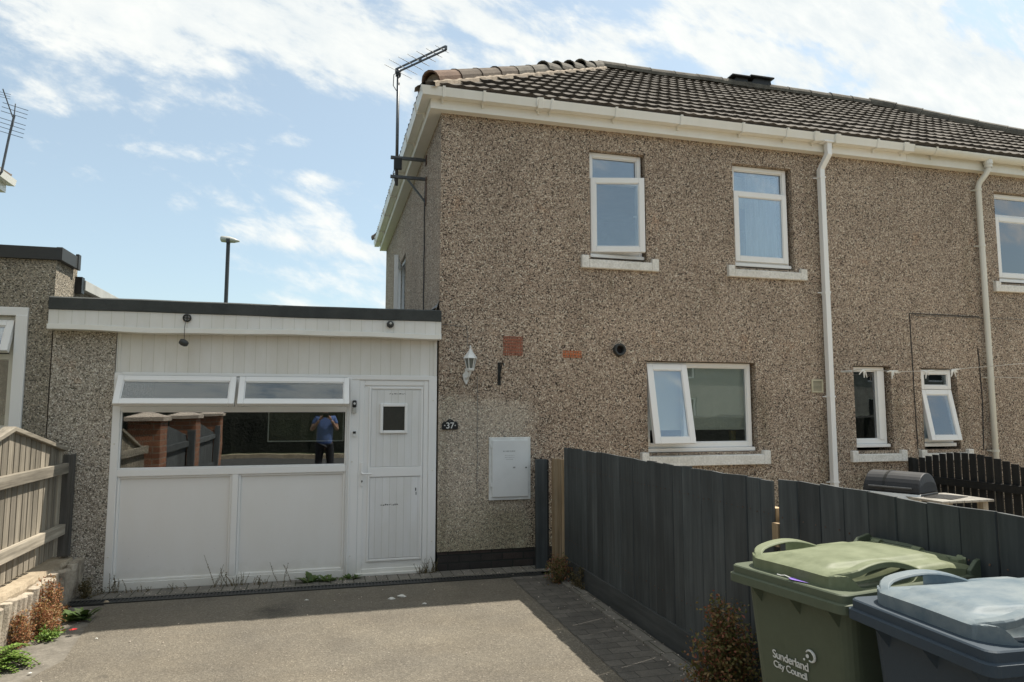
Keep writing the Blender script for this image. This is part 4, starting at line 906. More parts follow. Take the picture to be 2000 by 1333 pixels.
m.prism([(ys[0], ftop(ys[0]) - .018), (ys[1], ftop(ys[1]) - .018), (ys[2], ftop(ys[2]) - .018), (ys[2], ftop(ys[2]) + .014), (ys[1], ftop(ys[1]) + .016), (ys[0], ftop(ys[0]) + .014)], -2.235, -2.155, 'x'); m.build('capping', 'wood_rail', GF, bevel=.004)
MB().box(-2.20, -2.115, -.075, -.012, .34, 1.215).build('post', 'wood_post', GF, bevel=.004)

# brick piers and infill panels that continue the boundary beside and behind the camera (seen reflected in the wide pane)
def pier(y0, y1, lab, x0=-2.42, x1=-2.03, ht=1.46):
    P_ = thing('brick_pier', lab, 'pier', ((x0 + x1) / 2, (y0 + y1) / 2, 0), 'brick piers along the driveway')
    m = MB(); m.add([(x0, y1, 0), (x1, y1, 0), (x1, y1, ht), (x0, y1, ht)], [(0, 1, 2, 3)]); m.add([(x0, y0, 0), (x1, y0, 0), (x1, y0, ht), (x0, y0, ht)], [(3, 2, 1, 0)]); m.build('pier_front', 'pier_brick', P_)
    m = MB(); m.add([(x1, y0, 0), (x1, y1, 0), (x1, y1, ht), (x1, y0, ht)], [(0, 1, 2, 3)]); m.add([(x0, y0, 0), (x0, y1, 0), (x0, y1, ht), (x0, y0, ht)], [(3, 2, 1, 0)]); m.build('pier_side', 'pier_brick_side', P_)
    c = .04; m = MB(); m.box(x0 - c, x1 + c, y0 - c, y1 + c, ht, ht + .05); z = ht + .05
    m.add([(x0 - c, y0 - c, z), (x1 + c, y0 - c, z), (x1 + c, y1 + c, z), (x0 - c, y1 + c, z), ((x0 + x1) / 2, (y0 + y1) / 2, z + .08)], [(0, 1, 4), (1, 2, 4), (2, 3, 4), (3, 0, 4)]); m.build('cap', 'cap_stone', P_)
pier(-3.22, -2.80, 'first brick pier past the peaked fence, nearest the house'); pier(-5.75, -5.33, 'second brick pier along the driveway edge, mirrored in the pane'); pier(-8.6, -8.2, 'third brick pier by the pavement with white gate stop')
for k, (a, b, lb) in enumerate(((-3.3, -5.2, 'grey picket panel between the first and second brick piers'), (-5.83, -8.1, 'grey picket panel between the second and third brick piers'))):
    G2 = thing('picket_fence', lb, 'fence', (-2.2, a, 0), 'fence panels between the brick piers')
    picket_run(G2, -2.15, a, b, .1, lambda y, a=a: 1.46 - (a - y) * .13, .085, .02, 'wood_weathered_grey', (1.05, .5), True, 1, 'wood_weathered_grey')
    MB().box(-2.12, -2.02, b - .10, b, 0, 1.27).build('post', 'wood_weathered_grey', G2)

# ================================================================ RIGHT: dark close-board fence
FX = 2.335
DF1 = thing('dark_fence', 'long charcoal close-board fence panel with gravel board beside the paving strip', 'fence', (FX, -2.1, 0), 'charcoal fence panels')
DF2 = thing('dark_fence', 'charcoal close-board fence panel directly behind the wheelie bins', 'fence', (FX, -4.6, 0), 'charcoal fence panels')
random.seed(31)
def closeboard(par, y0, y1, zb, top, w_=.122, gp=.8):
    y = y0; i = 0
    while y > y1 + .02:
        w2 = w_ + random.uniform(-.008, .008); e = min(w2, y - y1); mm = MB(); t = top + random.uniform(-.006, .006); dx = random.uniform(-.004, .004); sl = random.uniform(.000, .004)
        lt = random.uniform(-.003, .003); tl = random.uniform(-.004, .004); e -= .0035
        pr = [(FX - .022 + dx, y - .004), (FX - .017 + dx, y), (FX - .004 + dx, y), (FX - .002 + dx, y - e), (FX - .011 + dx + lt, y - e), (FX - .018 + dx + lt, y - e + .004)]
        mm.v = [Vector((a, b, zb)) for a, b in pr] + [Vector((a, b, t + (tl if b < y - .02 else -tl))) for a, b in pr]
        mm.f = [(0, 1, 2, 3, 4, 5), (11, 10, 9, 8, 7, 6)] + [(q_, q_ + 6, (q_ + 1) % 6 + 6, (q_ + 1) % 6) for q_ in range(6)]
        bo = mm.build('board', 'wood_dark', par)
        nl = MB()
        for zz in (.36, 1.06):
            for yy_ in (y - .03, y - e + .03): nl.tube([(FX - .0215 + dx, yy_ , zz + random.uniform(-.008, .008)), (FX - .0235 + dx, yy_, zz)], .003, 6)
        nl.build('nail', 'metal_rust', bo); y -= w2 + random.choice((0, .001, .002, .003, .005)) * gp; i += 1
closeboard(DF1, -.47, -3.79, .175, 1.236); closeboard(DF2, -3.85, -6.4, .175, 1.252, .15, 1.5)
for par, a, b in ((DF1, -.47, -3.79), (DF2, -3.85, -6.4)):
    MB().box(FX - .034, FX - .004, b, a, -.01, .178).build('gravel_board', 'wood_dark_rail', par, bevel=.003)
    for z in (.35, 1.05): MB().box(FX + .002, FX + .05, b, a, z - .04, z + .04).build('rail', 'wood_fresh', par)
MB().box(FX - .0, FX + .09, -.56, -.47, 0, 1.2).build('post', 'wood_dark', DF1); MB().box(FX + .012, FX + .09, -3.90, -3.80, 0, 1.05).build('post', 'wood_fresh', DF2)
MB().box(FX - .03, FX + .02, -3.845, -3.795, .90, 1.02).build('post_block', 'wood_fresh', DF1)
MB().box(FX - .024, FX + .008, -3.79, -.47, 1.239, 1.2475).build('capping', 'wood_dark_rail', DF1) if False else None
GT = thing('gate_post', 'narrow black board on the pebbledash just left of the bare timber post', 'post', (2.18, -.1, 0))
MB().box(2.115, 2.235, -.17, -.13, .0, 1.10).build('board', 'wood_dark', GT, bevel=.003); MB().box(2.225, 2.262, -.14, -.08, .0, 1.09).build('back_board', 'wood_black', GT); MB().box(2.22, 2.25, -.16, -.14, .98, .99).build('latch', 'metal_grey', GT)
TP = thing('timber_post', 'bare pale timber post between the black board and dark fence', 'post', (2.31, -.3, 0))
MB().box(2.245, 2.318, -.36, -.28, .0, 1.115).build('post', 'wood_fresh', TP, bevel=.003); MB().box(2.322, 2.372, -.36, -.28, .0, 1.105).build('batten', 'wood_fresh', TP, bevel=.003)
# neighbour's black picket fence
BF = thing('black_fence', 'black spaced picket fence standing out from the wall under the right-hand windows', 'fence', (7.0, -.8, 0))
def btop(y): return 1.0 + .12 * math.sin(min(1, (-y) / 1.45) * math.pi)
y = -.02
while y > -3.0:
    z = btop(max(y, -1.45)) ; MB().box(6.99, 7.008, y - .078, y, .08, z).build('picket', 'wood_black', BF, bevel=.002); y -= .098
for z in (.78, .30): MB().box(6.945, 6.988, -3.0, -.02, z - .04, z + .04).build('rail', 'wood_black', BF)
MB().box(6.93, 6.99, -.09, -.02, 0, 1.02).build('post', 'wood_black', BF)
# barbecue
BQ = thing('barbecue', 'covered-top grey gas barbecue standing behind the charcoal fence', 'barbecue', (5.45, -1.40, 0), local=True, rz=R(-68)); BQ.scale = (.8, .8, .87)
def bq(m, *a, **k): return m.build(*a, **k)
m = MB(); pr = [(-.24, .0)] + [(-.24 * math.cos(math.pi * q_ / 14), .215 * math.sin(math.pi * q_ / 14) ** .85) for q_ in range(1, 14)] + [(.24, .0)]
m.sweep([(a, b) for a, b in pr], [((-.33, 0, .95), (0, 1, 0), (0, 0, .55)), ((-.315, 0, .95), (0, 1, 0), (0, 0, .98)), ((.0, 0, .95), (0, 1, 0), (0, 0, 1)), ((.315, 0, .95), (0, 1, 0), (0, 0, .98)), ((.33, 0, .95), (0, 1, 0), (0, 0, .55))])
hd = bq(m, 'hood', 'grill_grey', BQ, bevel=.008)
MB().sweep([(a * 1.015, b * 1.02) for a, b in pr], [((-.10, 0, .95), (0, 1, 0), (0, 0, 1)), ((-.07, 0, .95), (0, 1, 0), (0, 0, 1))]).build('hood_band', 'black_plastic', hd)
MB().tube([(-.25, -.26, 1.0), (.25, -.26, 1.0)], .010, 8).build('handle', 'metal_grey', hd)
MB().box(-.34, .34, -.24, .24, .78, .945).build('firebox', 'black_plastic', BQ, bevel=.01)
MB().prism([(-.36, .80), (-.26, .94), (-.24, .94), (-.24, .80)], -.34, .34, 'x').build('control_panel', 'metal_box', BQ)
for x in (-.2, 0, .2): MB().lathe([(.0, -.03), (.022, -.03), (.026, .0), (0, 0)], (x, -.315, .87), 12, 'y').build('knob', 'black_plastic', BQ)
for sx_ in (-1, 1): MB().box(.36 * sx_ - .0, .36 * sx_ + .30 * sx_, -.22, .22, .90, .925).build('side_shelf', 'black_plastic', BQ) if sx_ > 0 else None
for x in (-.31, .31):
    for y in (-.2, .2): MB().tube([(x, y, 0), (x, y, .79)], .014, 8).build('leg', 'black_plastic', BQ)
GTb = thing('garden_table', 'flat pale garden table beside the barbecue and black fence', 'table', (5.7, -1.95, 0)); TX0, TW, TY0, TY1 = 5.30, .085, -2.02, -1.50
m = MB()
for i in range(7): m.box(TX0 + TW * i, TX0 + TW * (i + .93), TY0, TY1, .780, .80)
m.build('tabletop', 'table_wood', GTb, bevel=.003)
for x, y in ((5.38, -1.56), (5.85, -1.56), (5.38, -1.96), (5.82, -1.96)): MB().box(x - .03, x + .03, y - .03, y + .03, 0, .78).build('leg', 'wood_grey', GTb)
# washing line
WL = thing('washing_line', 'thin pale washing line strung across in front of the right-hand house', 'washing line', (6.0, -.25, 2.06))
MB().tube([(6.02, -.18, 2.06), (6.05, -.25, 2.075), (6.6, -.30, 2.055), (7.2, -.36, 2.075), (7.45, -.40, 2.10), (7.0 + 1.0, -1.2, 2.16), (8.9, -2.6, 2.2)], .0045, 5).build('line', 'cord_white', WL)
MB().tube([(8.25, -.11, 2.02), (8.7, -.6, 1.98), (9.6, -1.6, 1.9)], .0045, 5).build('line', 'cord_white', WL)
MB().lathe([(0, 0), (.012, 0), (.012, -.17), (0, -.17)], (6.03, 0, 2.06), 8, 'y').build('line_hook', 'white_metal', WL)
labs = ['knotted pale rag tied on the line over the narrow plain window', 'knotted pale rag tied on the line right of the plain window', 'bunch of pale rag ends tied left of the lace-curtained window', 'bunch of pale rag ends tied over the lace-curtained window']
random.seed(5)
for i, (x, y, z) in enumerate(((6.12, -.26, 2.072), (6.50, -.29, 2.06), (6.96, -.33, 2.068), (7.30, -.38, 2.085))):
    m = MB()
    for j in range(7 if i else 4):
        a = random.uniform(0, 6.28); l = random.uniform(.06, .12); dx = math.cos(a) * l; dz = -abs(math.sin(a)) * l * .9 + .01
        m.tube([(x, y, z), (x + dx * .5, y - .01, z + dz * .3), (x + dx, y - .015, z + dz)], [.009, .011, .005], 5)
    tag(m.build('line_tie', 'peg', org=(x, y, z)), labs[i], 'cloth tie', 'rag ties on the washing line')

# ================================================================ WHEELIE BINS
def rrect(x0, x1, y0, y1, r, n=5):
    out = []
    for cx_, cy_, a0 in ((x1 - r, y1 - r, 0), (x0 + r, y1 - r, 90), (x0 + r, y0 + r, 180), (x1 - r, y0 + r, 270)):
        for j in range(n + 1): a = R(a0 + 90 * j / n); out.append((cx_ + r * math.cos(a), cy_ + r * math.sin(a)))
    return out
def loft(m, rings):
    k = len(m.v); n = len(rings[0])
    for r_ in rings: m.v += [Vector(p) for p in r_]
    for i in range(len(rings) - 1):
        for j in range(n): m.f.append((k + i * n + j, k + i * n + (j + 1) % n, k + (i + 1) * n + (j + 1) % n, k + (i + 1) * n + j))
    m.f.append(tuple(k + j for j in range(n))); m.f.append(tuple(k + (len(rings) - 1) * n + j for j in range(n)))
def bin_(loc, rz, body, lidm, label, group=None, W=.53, writing=True):
    # local frame: +x = back (hinge side), front face at x=0, y spans the width, z up
    B = thing('wheelie_bin', label, 'wheelie bin', loc, group, rz, local=True)
    h = W / 2; DP = .70; ZT = 1.0
    m = MB(); R3 = lambda x0, x1, w2, z, r: [(a, b, z) for a, b in rrect(x0, x1, -w2, w2, r)]
    loft(m, [R3(.13, .54, h - .075, .06, .04), R3(.115, .60, h - .06, .30, .045), R3(.055, .665, h - .03, ZT - .036, .05)])
    m.build('body', body, B, smooth=False, bevel=.004)
    # deep double rim
    m = MB(); loft(m, [R3(.012, .69, h - .010, ZT - .040, .030), R3(.0, .70, h, ZT - .036, .030), R3(.0, .70, h, ZT - .008, .030), R3(.010, .695, h - .008, ZT - .004, .028), R3(.010, .695, h - .008, ZT + .020, .028), R3(.014, .69, h - .012, ZT + .024, .028)])
    m.build('rim', body, B)
    for y_ in (-.19, -.03, .15): MB().add([(.058, y_ - .016, ZT - .039), (.058, y_ + .016, ZT - .039), (.012, y_, ZT - .039), (.061, y_, ZT - .10)], [(0, 1, 2), (0, 2, 3), (1, 3, 2), (0, 3, 1)]).build('rim_gusset', body, B)
    # lid: grid surface, raised in the middle with dished shoulders
    m = MB(); nx, ny = 56, 60; hw = h - .030; x0, x1 = .045, .70; zb = ZT + .028
    def lz(u, v):   # u 0 front ..1 back, v -1..1
        z = .042
        e = min(1, (1 - abs(v)) / .10); f = min(1, u / .08)
        z *= (1 - (1 - min(1, e)) ** 2 * .35) * (1 - (1 - f) ** 2 * .30)
        # raised plateau that widens toward the front
        pv = .62 - .25 * max(0, (.55 - u)) ; z += .014 * (1 / (1 + math.exp((abs(v) - pv) * 60))) * (1 / (1 + math.exp(-(u - .10) * 70)))
        z += .004 * (1 - v * v)
        k_ = 1 / (1 + math.exp(-(abs(v) - .80) * 60)) / (1 + math.exp(-(u - .10) * 70)) / (1 + math.exp((u - .54) * 70))
        z = z * (1 - k_) + (-.004) * k_
        return z - .02 * max(0, u - .8) / .2
    def outl(u, v):  # rounded front corners
        x = x0 + (x1 - x0) * u; y = hw * v; r = .10
        dx = max(0, r - (x - x0)); dy = max(0, abs(y) - (hw - r)); d_ = math.hypot(dx, dy)
        if d_ > r and dx > 0 and dy > 0: s_ = r / d_; x = x0 + r - dx * s_; y = math.copysign(hw - r + dy * s_, y)
        return x, y
    for i in range(nx + 1):
        for j in range(ny + 1):
            x, y = outl(i / nx, -1 + 2 * j / ny); m.v.append(Vector((x, y, zb + lz(i / nx, -1 + 2 * j / ny))))
    for i in range(nx):
        for j in range(ny): a = i * (ny + 1) + j; m.f.append((a, a + ny + 1, a + ny + 2, a + 1))
    per = [(0, j) for j in range(ny + 1)] + [(i, ny) for i in range(1, nx + 1)] + [(nx, j) for j in range(ny - 1, -1, -1)] + [(i, 0) for i in range(nx - 1, 0, -1)]
    k = len(m.v)
    for i, j in per: x, y = outl(i / nx, -1 + 2 * j / ny); m.v.append(Vector((x, y, zb - .012)))
    for q in range(len(per)):
        i, j = per[q]; i2, j2 = per[(q + 1) % len(per)]; m.f.append((i * (ny + 1) + j, i2 * (ny + 1) + j2, k + (q + 1) % len(per), k + q))
    ld = m.build('lid', lidm, B, smooth=True)
    gm = MB(); loft(gm, [[(a, b, zb - .010) for a, b in rrect(x0 + .012, x1, -hw + .012, hw - .012, .09)], [(a, b, zb + .004) for a, b in rrect(x0 + .012, x1, -hw + .012, hw - .012, .09)]]); gm.build('lid_underside', body, ld)
    es = ld.modifiers.new('edge', 'EDGE_SPLIT'); es.split_angle = R(42)
    # arched grips on both front corners
    for sgn, nm in ((-1, 'lid_grip'), (1, 'lid_grip')):
        m = MB(); n_ = 18; rows = []
        for i in range(n_ + 1):
            t = i / n_; x = x0 + .012 + .37 * t; zz = zb + .030 + .042 * math.sin(math.pi * min(1, t * 1.02)) ** .8; y = sgn * (hw - .002 - .006 * t - .06 * (1 - min(1, t * 5)) ** 2)
            wv = .042 + .012 * math.sin(math.pi * t)
            rows.append(((x, y, zz), (0, -sgn, 0), (0, 0, 1)))
        m.sweep([(0, -.016), (0, .002), (.006, .006), (.040, .004), (.046, -.002), (.040, -.006), (.008, -.006), (.006, -.016)], rows)
        m.build(nm, lidm, ld, smooth=False, bevel=.0015)
        # web closing the rear half of the arch
        m = MB()
        for i in range(8, 19):
            t = i / 18; x = x0 + .012 + .37 * t; zz = zb + .030 + .042 * math.sin(math.pi * min(1, t * 1.02)) ** .8; y = sgn * (hw - .012 - .012 * t)
            m.v += [Vector((x, y - sgn * .036, zb + .03)), Vector((x, y - sgn * .036, zz - .002))]
        for i in range(10): m.f.append((2 * i, 2 * i + 2, 2 * i + 3, 2 * i + 1))
        m.build('grip_web', lidm, ld)
    # hinge rod, knuckles, handle ears
    MB().tube([(.735, -h + .06, ZT + .055), (.735, h - .06, ZT + .055)], .0095, 8).build('hinge_rod', lidm, B)
    for y_ in (-h + .085, 0, h - .085): 
        MB().tube([(.735, y_ - .018, ZT + .055), (.735, y_ + .018, ZT + .055)], .019, 12).box(.68, .735, y_ - .016, y_ + .016, ZT + .035, ZT + .064).build('hinge_knuckle', lidm, B)
    for sg in (-1, 1):
        MB().prism([(.66, ZT - .02), (.74, ZT + .01), (.785, ZT + .035), (.79, ZT + .065), (.765, ZT + .085), (.70, ZT + .072), (.66, ZT + .04)], sg * (h - .02) - .008, sg * (h - .02) + .008, 'y').build('handle_ear', body, B, bevel=.003)
    MB().tube([(.775, -h + .02, ZT + .058), (.775, h - .02, ZT + .058)], .013, 10).build('handle', body, B)
    for sg in (-1, 1): MB().lathe([(0, -.025), (.09, -.025), (.10, -.01), (.10, .01), (.09, .025), (0, .025)], (.62, sg * (h - .05), .10), 20, 'y').build('wheel', 'black_plastic', B)
    return B
GB = bin_((1.565, -4.873, 0), R(9.6), 'bin_green', 'bin_green_lid', 'green council wheelie bin with white lettering and a purple scrap under its lid')
tx = lambda s_, sz, y, z, b=.0: text(GB, 'lettering', s_, sz, (0.0, y, z), (R(90), 0, R(-90)), 'print_white', .0006, 'LEFT', .92, b)
def front_x(z): return .115 - (z - .30) * (.06 / .63) - .0025
for s_, z in (('Sunderland', .712), ('City Council', .679)):
    o = text(GB, 'lettering', s_, .041 if s_[0] == 'S' else .034, (front_x(z) - .0, .118, z), (R(90 + 5.4), 0, R(-90)), 'print_white', .0008, 'LEFT', .9, .0004)
# emblem: open swirl with two dots
m = MB(); zc = .770; yc = -.062
pts = [(front_x(zc + .019 * math.sin(a)) - .002, yc - .019 * math.cos(a), zc + .019 * math.sin(a)) for a in [R(150) - i * R(22) for i in range(13)]]
m.tube(pts, [.002 + .003 * math.sin(math.pi * i / 12) for i in range(13)], 6)
m.tube([(front_x(zc) - .002, yc + .012, zc - .003), (front_x(zc) - .0035, yc + .012, zc - .003)], .0065, 12); m.tube([(front_x(zc) - .0015, yc + .027, zc - .018), (front_x(zc) - .003, yc + .027, zc - .018)], .004, 12)
m.build('emblem', 'print_white', GB)
MB().add([(.030, -.070, 1.029), (.036, -.02, 1.030), (.016, -.024, 1.028), (.014, -.045, 1.028), (.026, -.105, 1.029)], [(0, 1, 2, 3, 4)]).build('purple_scrap', 'purple', GB)
MB().tube([(.020, -.03, 1.031), (.014, -.012, 1.036), (.014, .006, 1.032), (.012, .022, 1.033)], .0018, 6).build('scrap_string', 'print_white', GB)
bin_((1.60, -5.395, 0), R(-3.2), 'bin_blue', 'bin_blue_lid', 'dark blue wheelie bin with sun-bleached lid in the bottom right corner')
bin_((-3.0, -.62, 0), R(95), 'bin_blue', 'bin_blue', 'dark blue wheelie bin whose handle shows above the grey picket fence')

# ================================================================ PLANTS
def leafq(m, p, d, up, l, w_, fold=.0):
    p = Vector(p); d = Vector(d).normalized(); s_ = d.cross(Vector(up)).normalized(); mid = p + d * l * .5
    if s_.length < .1: s_ = Vector((1, 0, 0))
    n_ = s_.cross(d)
    m.add([p, mid + s_ * w_ * .5 + n_ * fold, p + d * l, mid - s_ * w_ * .5 + n_ * fold], [(0, 1, 2, 3)])
rnd = random.uniform
def rv(z0=-1, z1=1): return Vector((rnd(-1, 1), rnd(-1, 1), rnd(z0, z1))).normalized()
def plant(name, label, cat, loc, mat, kind, h=.2, r=.15, n=200, ls=.02, group=None, seed=1, stem='leaf_dull'):
    random.seed(seed); P_ = thing(name, label, cat, loc, group, local=True); m = MB(); s_ = MB()
    if kind == 'bush':
        nb = max(8, int(n / 75)); br = []
        for i in range(nb):
            t = random.random() ** .75; a = rnd(0, 6.28); q = r * (1.12 - t) ** .8 * rnd(.35, 1.1); e = Vector((math.cos(a) * q, math.sin(a) * q, h * max(.18, t) * rnd(.85, 1.12))); md = e * .5 + Vector((e.x * .15, e.y * .15, -.05 * h)); br.append((md, e)); s_.tube([(0, 0, 0), md, e], [.004, .003, .001], 4)
        for i in range(n):
            md, e = random.choice(br); t = random.random() ** .7; p = (md.lerp(e, t) if random.random() < .8 else md * random.random()) + Vector((random.gauss(0, 1), random.gauss(0, 1), random.gauss(0, 1))) * (r * .17 * (1.1 - .5 * t)); p.z = max(p.z, .004)
            leafq(m, p, rv(-.3, 1), rv(), ls * rnd(.5, 1.3), ls * .6, ls * .1)
    if kind == 'stalk':
        for i in range(n):
            a = rnd(0, 6.28); q = rnd(0, r); b = Vector((math.cos(a) * q, math.sin(a) * q * .3, 0)); hh = h * rnd(.4, 1); tip = b + Vector((rnd(-.6, .6) * hh, rnd(-.1, .1) * hh, hh)); s_.tube([b, b.lerp(tip, .5) + Vector((rnd(-.01, .01), 0, 0)), tip], [.0022, .0018, .001], 4)
            for k_ in range(int(hh / ls * 2.0)):
                t = random.random(); p = b.lerp(tip, t); leafq(m, p, rv(-.2, .9), rv(), ls * rnd(.5, 1.1), ls * .45, .001)
    if kind == 'rosette':
        for i in range(n):
            a = rnd(0, 6.28); l = h * rnd(.6, 1.2); d = Vector((math.cos(a), math.sin(a) * .8, rnd(.4, 1.6))).normalized(); p = Vector((rnd(-r, r), rnd(-r, r) * .3, 0)); s2 = d.cross(Vector((0, 0, 1))).normalized(); ww = l * .17; k = len(m.v)
            prev = p
            for j in range(6):
                t = j / 5; c = p + d * l * t - Vector((0, 0, l * .35 * t * t)); w2 = ww * math.sin(math.pi * (.12 + .8 * t)) * (1.25 if j % 2 else .8); m.v += [c - s2 * w2, c + s2 * w2]
            for j in range(5): m.f.append((k + 2 * j, k + 2 * j + 1, k + 2 * j + 3, k + 2 * j + 2))
        s_.tube([(0, 0, 0), (0.01, 0, h * .5)], .002, 4)
    if kind == 'fern':
        for i in range(n):
            a = rnd(-2.2, 2.2) - .2; l = h * rnd(.8, 1.3); d = Vector((math.cos(a), math.sin(a), 0)); up = rnd(.5, 1.1); P2 = []
            for j in range(9): t = j / 8; P2.append(Vector((0, 0, 0)) + d * l * t * .8 + Vector((0, 0, l * (up * t - .8 * t * t))))
            s_.tube(P2, .0018, 4); sd_ = d.cross(Vector((0, 0, 1)))
            for j in range(1, 9):
                for sg in (-1, 1):
                    for q in (0, .5):
                        pp = P2[j].lerp(P2[j - 1], q); leafq(m, pp, sd_ * sg + d * .5 + Vector((0, 0, rnd(-.1, .3))), (0, 0, 1), l * .26 * (1 - j / 10), .020, .002)
    s_.build('stems', stem, P_); m.build('leaves', mat, P_); return P_
WG = 'weeds growing from the cracks'
plant('shrub', 'tall reddish green shrub growing against the dark fence next to the green bin', 'shrub', (2.13, -3.60, 0), 'leaf_shrub', 'bush', .58, .27, 6000, .024, seed=2)
plant('weed', 'low rusty weed clump at the foot of the timber post', 'weed', (2.14, -.75, 0), 'leaf_shrub', 'bush', .26, .20, 1300, .02, WG, 3)
plant('weed', 'tangled wiry weed at the left end of the dark fence', 'weed', (2.26, -1.0, 0), 'leaf_dull', 'bush', .20, .14, 700, .018, WG, 31)
plant('weed', 'rust red weed climbing the middle of the fluted edging blocks', 'weed', (-1.97, -.95, 0), 'leaf_rust', 'bush', .34, .16, 1500, .018, WG, 4)
plant('weed', 'dry reddish weed at the front end of the visible edging blocks', 'weed', (-1.99, -1.45, 0), 'leaf_rust', 'bush', .22, .16, 1100, .018, WG, 15)
plant('weed', 'rust red weed spilling onto the tarmac below the leaning blocks', 'weed', (-1.92, -1.22, 0), 'leaf_rust', 'bush', .26, .20, 1700, .018, WG, 5)
plant('weed', 'tall thin rust red weed near the end block of the ledge', 'weed', (-1.98, -.66, 0), 'leaf_rust', 'bush', .25, .10, 700, .016, WG, 6)
plant('weed', 'leafy green weed sprawling at the tarmac edge before the rusty weeds', 'weed', (-1.80, -.86, 0), 'leaf_green', 'rosette', .15, .08, 40, .03, WG, 7)
plant('weed', 'yellow-green weed mixed with dry leaves beside the red petal', 'weed', (-1.83, -1.30, 0), 'leaf_fern', 'bush', .10, .12, 260, .03, WG, 8)
plant('fern', 'bright green ferny plant in the bottom left corner', 'fern', (-1.98, -1.86, 0), 'leaf_fern', 'fern', .30, .1, 34, .03, seed=9)
plant('weed', 'dull brown weed in the corner between ledge and white frame', 'weed', (-1.93, -.20, 0), 'leaf_dull', 'bush', .17, .14, 700, .016, WG, 10)
plant('weed', 'wiry dark weed against the bottom left corner of the white frame', 'weed', (-1.72, -.08, 0), 'leaf_dull', 'stalk', .18, .10, 8, .014, WG, 11)
for i, (x, y, h_, n_, lb) in enumerate(((-1.22, -.07, .08, 5, 'tiny dark weed under the middle of the left white panel'), (-.90, -.10, .30, 5, 'tall seeding stalks standing before the left white panel'), (-.74, -.09, .14, 12, 'bushy dry weed at the post between the two white panels'),
        (-.55, -.10, .10, 9, 'low dry weed under the left end of the right white panel'), (-.32, -.10, .22, 3, 'single tall stalk weed before the right white panel'), (1.06, -.05, .20, 16, 'dry twiggy weed in the corner right of the door'), (.97, -.06, .10, 12, 'short dry weed at the door threshold'), (-1.52, -.09, .07, 8, 'small dark weed right of the corner of the white frame'))):
    plant('weed', lb, 'weed', (x, y, 0), 'leaf_dull', 'stalk', h_, .10, n_, .013, WG, 40 + i)
for i, (x, y, h_, lb) in enumerate(((-.10, -.14, .16, 'broad-leaved green weed, largest under the right white panel'), (.06, -.13, .11, 'green dandelion-like weed just right of the largest one'), (.16, -.12, .07, 'small green weed under the right end of the white panel'), (.30, -.09, .10, 'green weed growing left of the door threshold'))):
    plant('weed', lb, 'weed', (x, y, 0), 'leaf_green', 'rosette', h_, .05, 16, .02, WG, 60 + i)
# small litter
random.seed(77)
for i, (x, y, s_, lb, c_) in enumerate(((.60, -.89, .022, 'left one of two crumpled white paper scraps on the shaded tarmac', 'paper'), (.69, -.84, .028, 'right one of two crumpled white paper scraps on the shaded tarmac', 'paper'), (.85, -1.11, .014, 'small white chip lying near the shadow edge', 'paper'),
        (-.10, -.74, .012, 'small white chip lying below the drain, left of the paper scraps', 'paper'), (-1.713, -.385, .026, 'white stone at the left end of the drain', 'concrete'), (-1.51, -1.38, .009, 'tiny white pebble on the sunlit tarmac edge', 'paper'), (-1.70, -2.0, .010, 'tiny white pebble in the bottom left corner', 'paper'))):
    m = MB(); n_ = 7
    for a_ in range(3):
        for j in range(n_): t = 6.28 * j / n_; q = s_ * (1, .8, .3)[a_] * rnd(.6, 1.3); m.v.append(Vector((x + q * math.cos(t) * 1.4, y + q * math.sin(t), .001 + a_ * s_ * .35)))
    for a_ in range(2):
        for j in range(n_): m.f.append((a_ * n_ + j, a_ * n_ + (j + 1) % n_, (a_ + 1) * n_ + (j + 1) % n_, (a_ + 1) * n_ + j))
    m.f.append(tuple(range(n_))); m.f.append(tuple(2 * n_ + j for j in range(n_)))
    tag(m.build('pebble' if ('stone' in lb or 'pebble' in lb or 'chip' in lb) else 'paper_scrap', c_, org=(x, y, 0)), lb, 'litter')
m = MB()
for j in range(9): leafq(m, (-1.70, -1.235, .03), Vector((math.cos(j * .7), math.sin(j * .7), .25)), (0, 0, 1), .028, .022, .004)
tag(m.build('flower', 'red_petal', org=(-1.70, -1.235, 0)), 'small bright red flower head at the tarmac edge', 'flower')
# loose grit and dry bits: uncountable
random.seed(8); m = MB()
for i in range(420):
    r_ = random.random()
    if r_ < .45: x, y = rnd(-1.8, 2.1), -.28 - abs(random.gauss(0, .03)) + rnd(0, .26)
    elif r_ < .75: x, y = 2.15 + rnd(-.03, .16), rnd(-4.5, -.9)
    else: x, y = rnd(-1.9, 2.0), rnd(-3.2, -.5)
    q = rnd(.002, .006); z = .008 if y > -.29 else (.024 if 2.17 < x < 2.27 else .006)
    m.add([(x - q, y - q * .6, z), (x + q, y - q, z), (x + q * .7, y + q, z), (x - q * .8, y + q * .8, z), (x, y, z + q)], [(0, 1, 4), (1, 2, 4), (2, 3, 4), (3, 0, 4)])
g_ = m.build('grit', 'cap_stone'); g_['kind'] = 'stuff'; g_['label'] = 'loose pale grit scattered over tarmac and paving'; g_['category'] = 'grit'

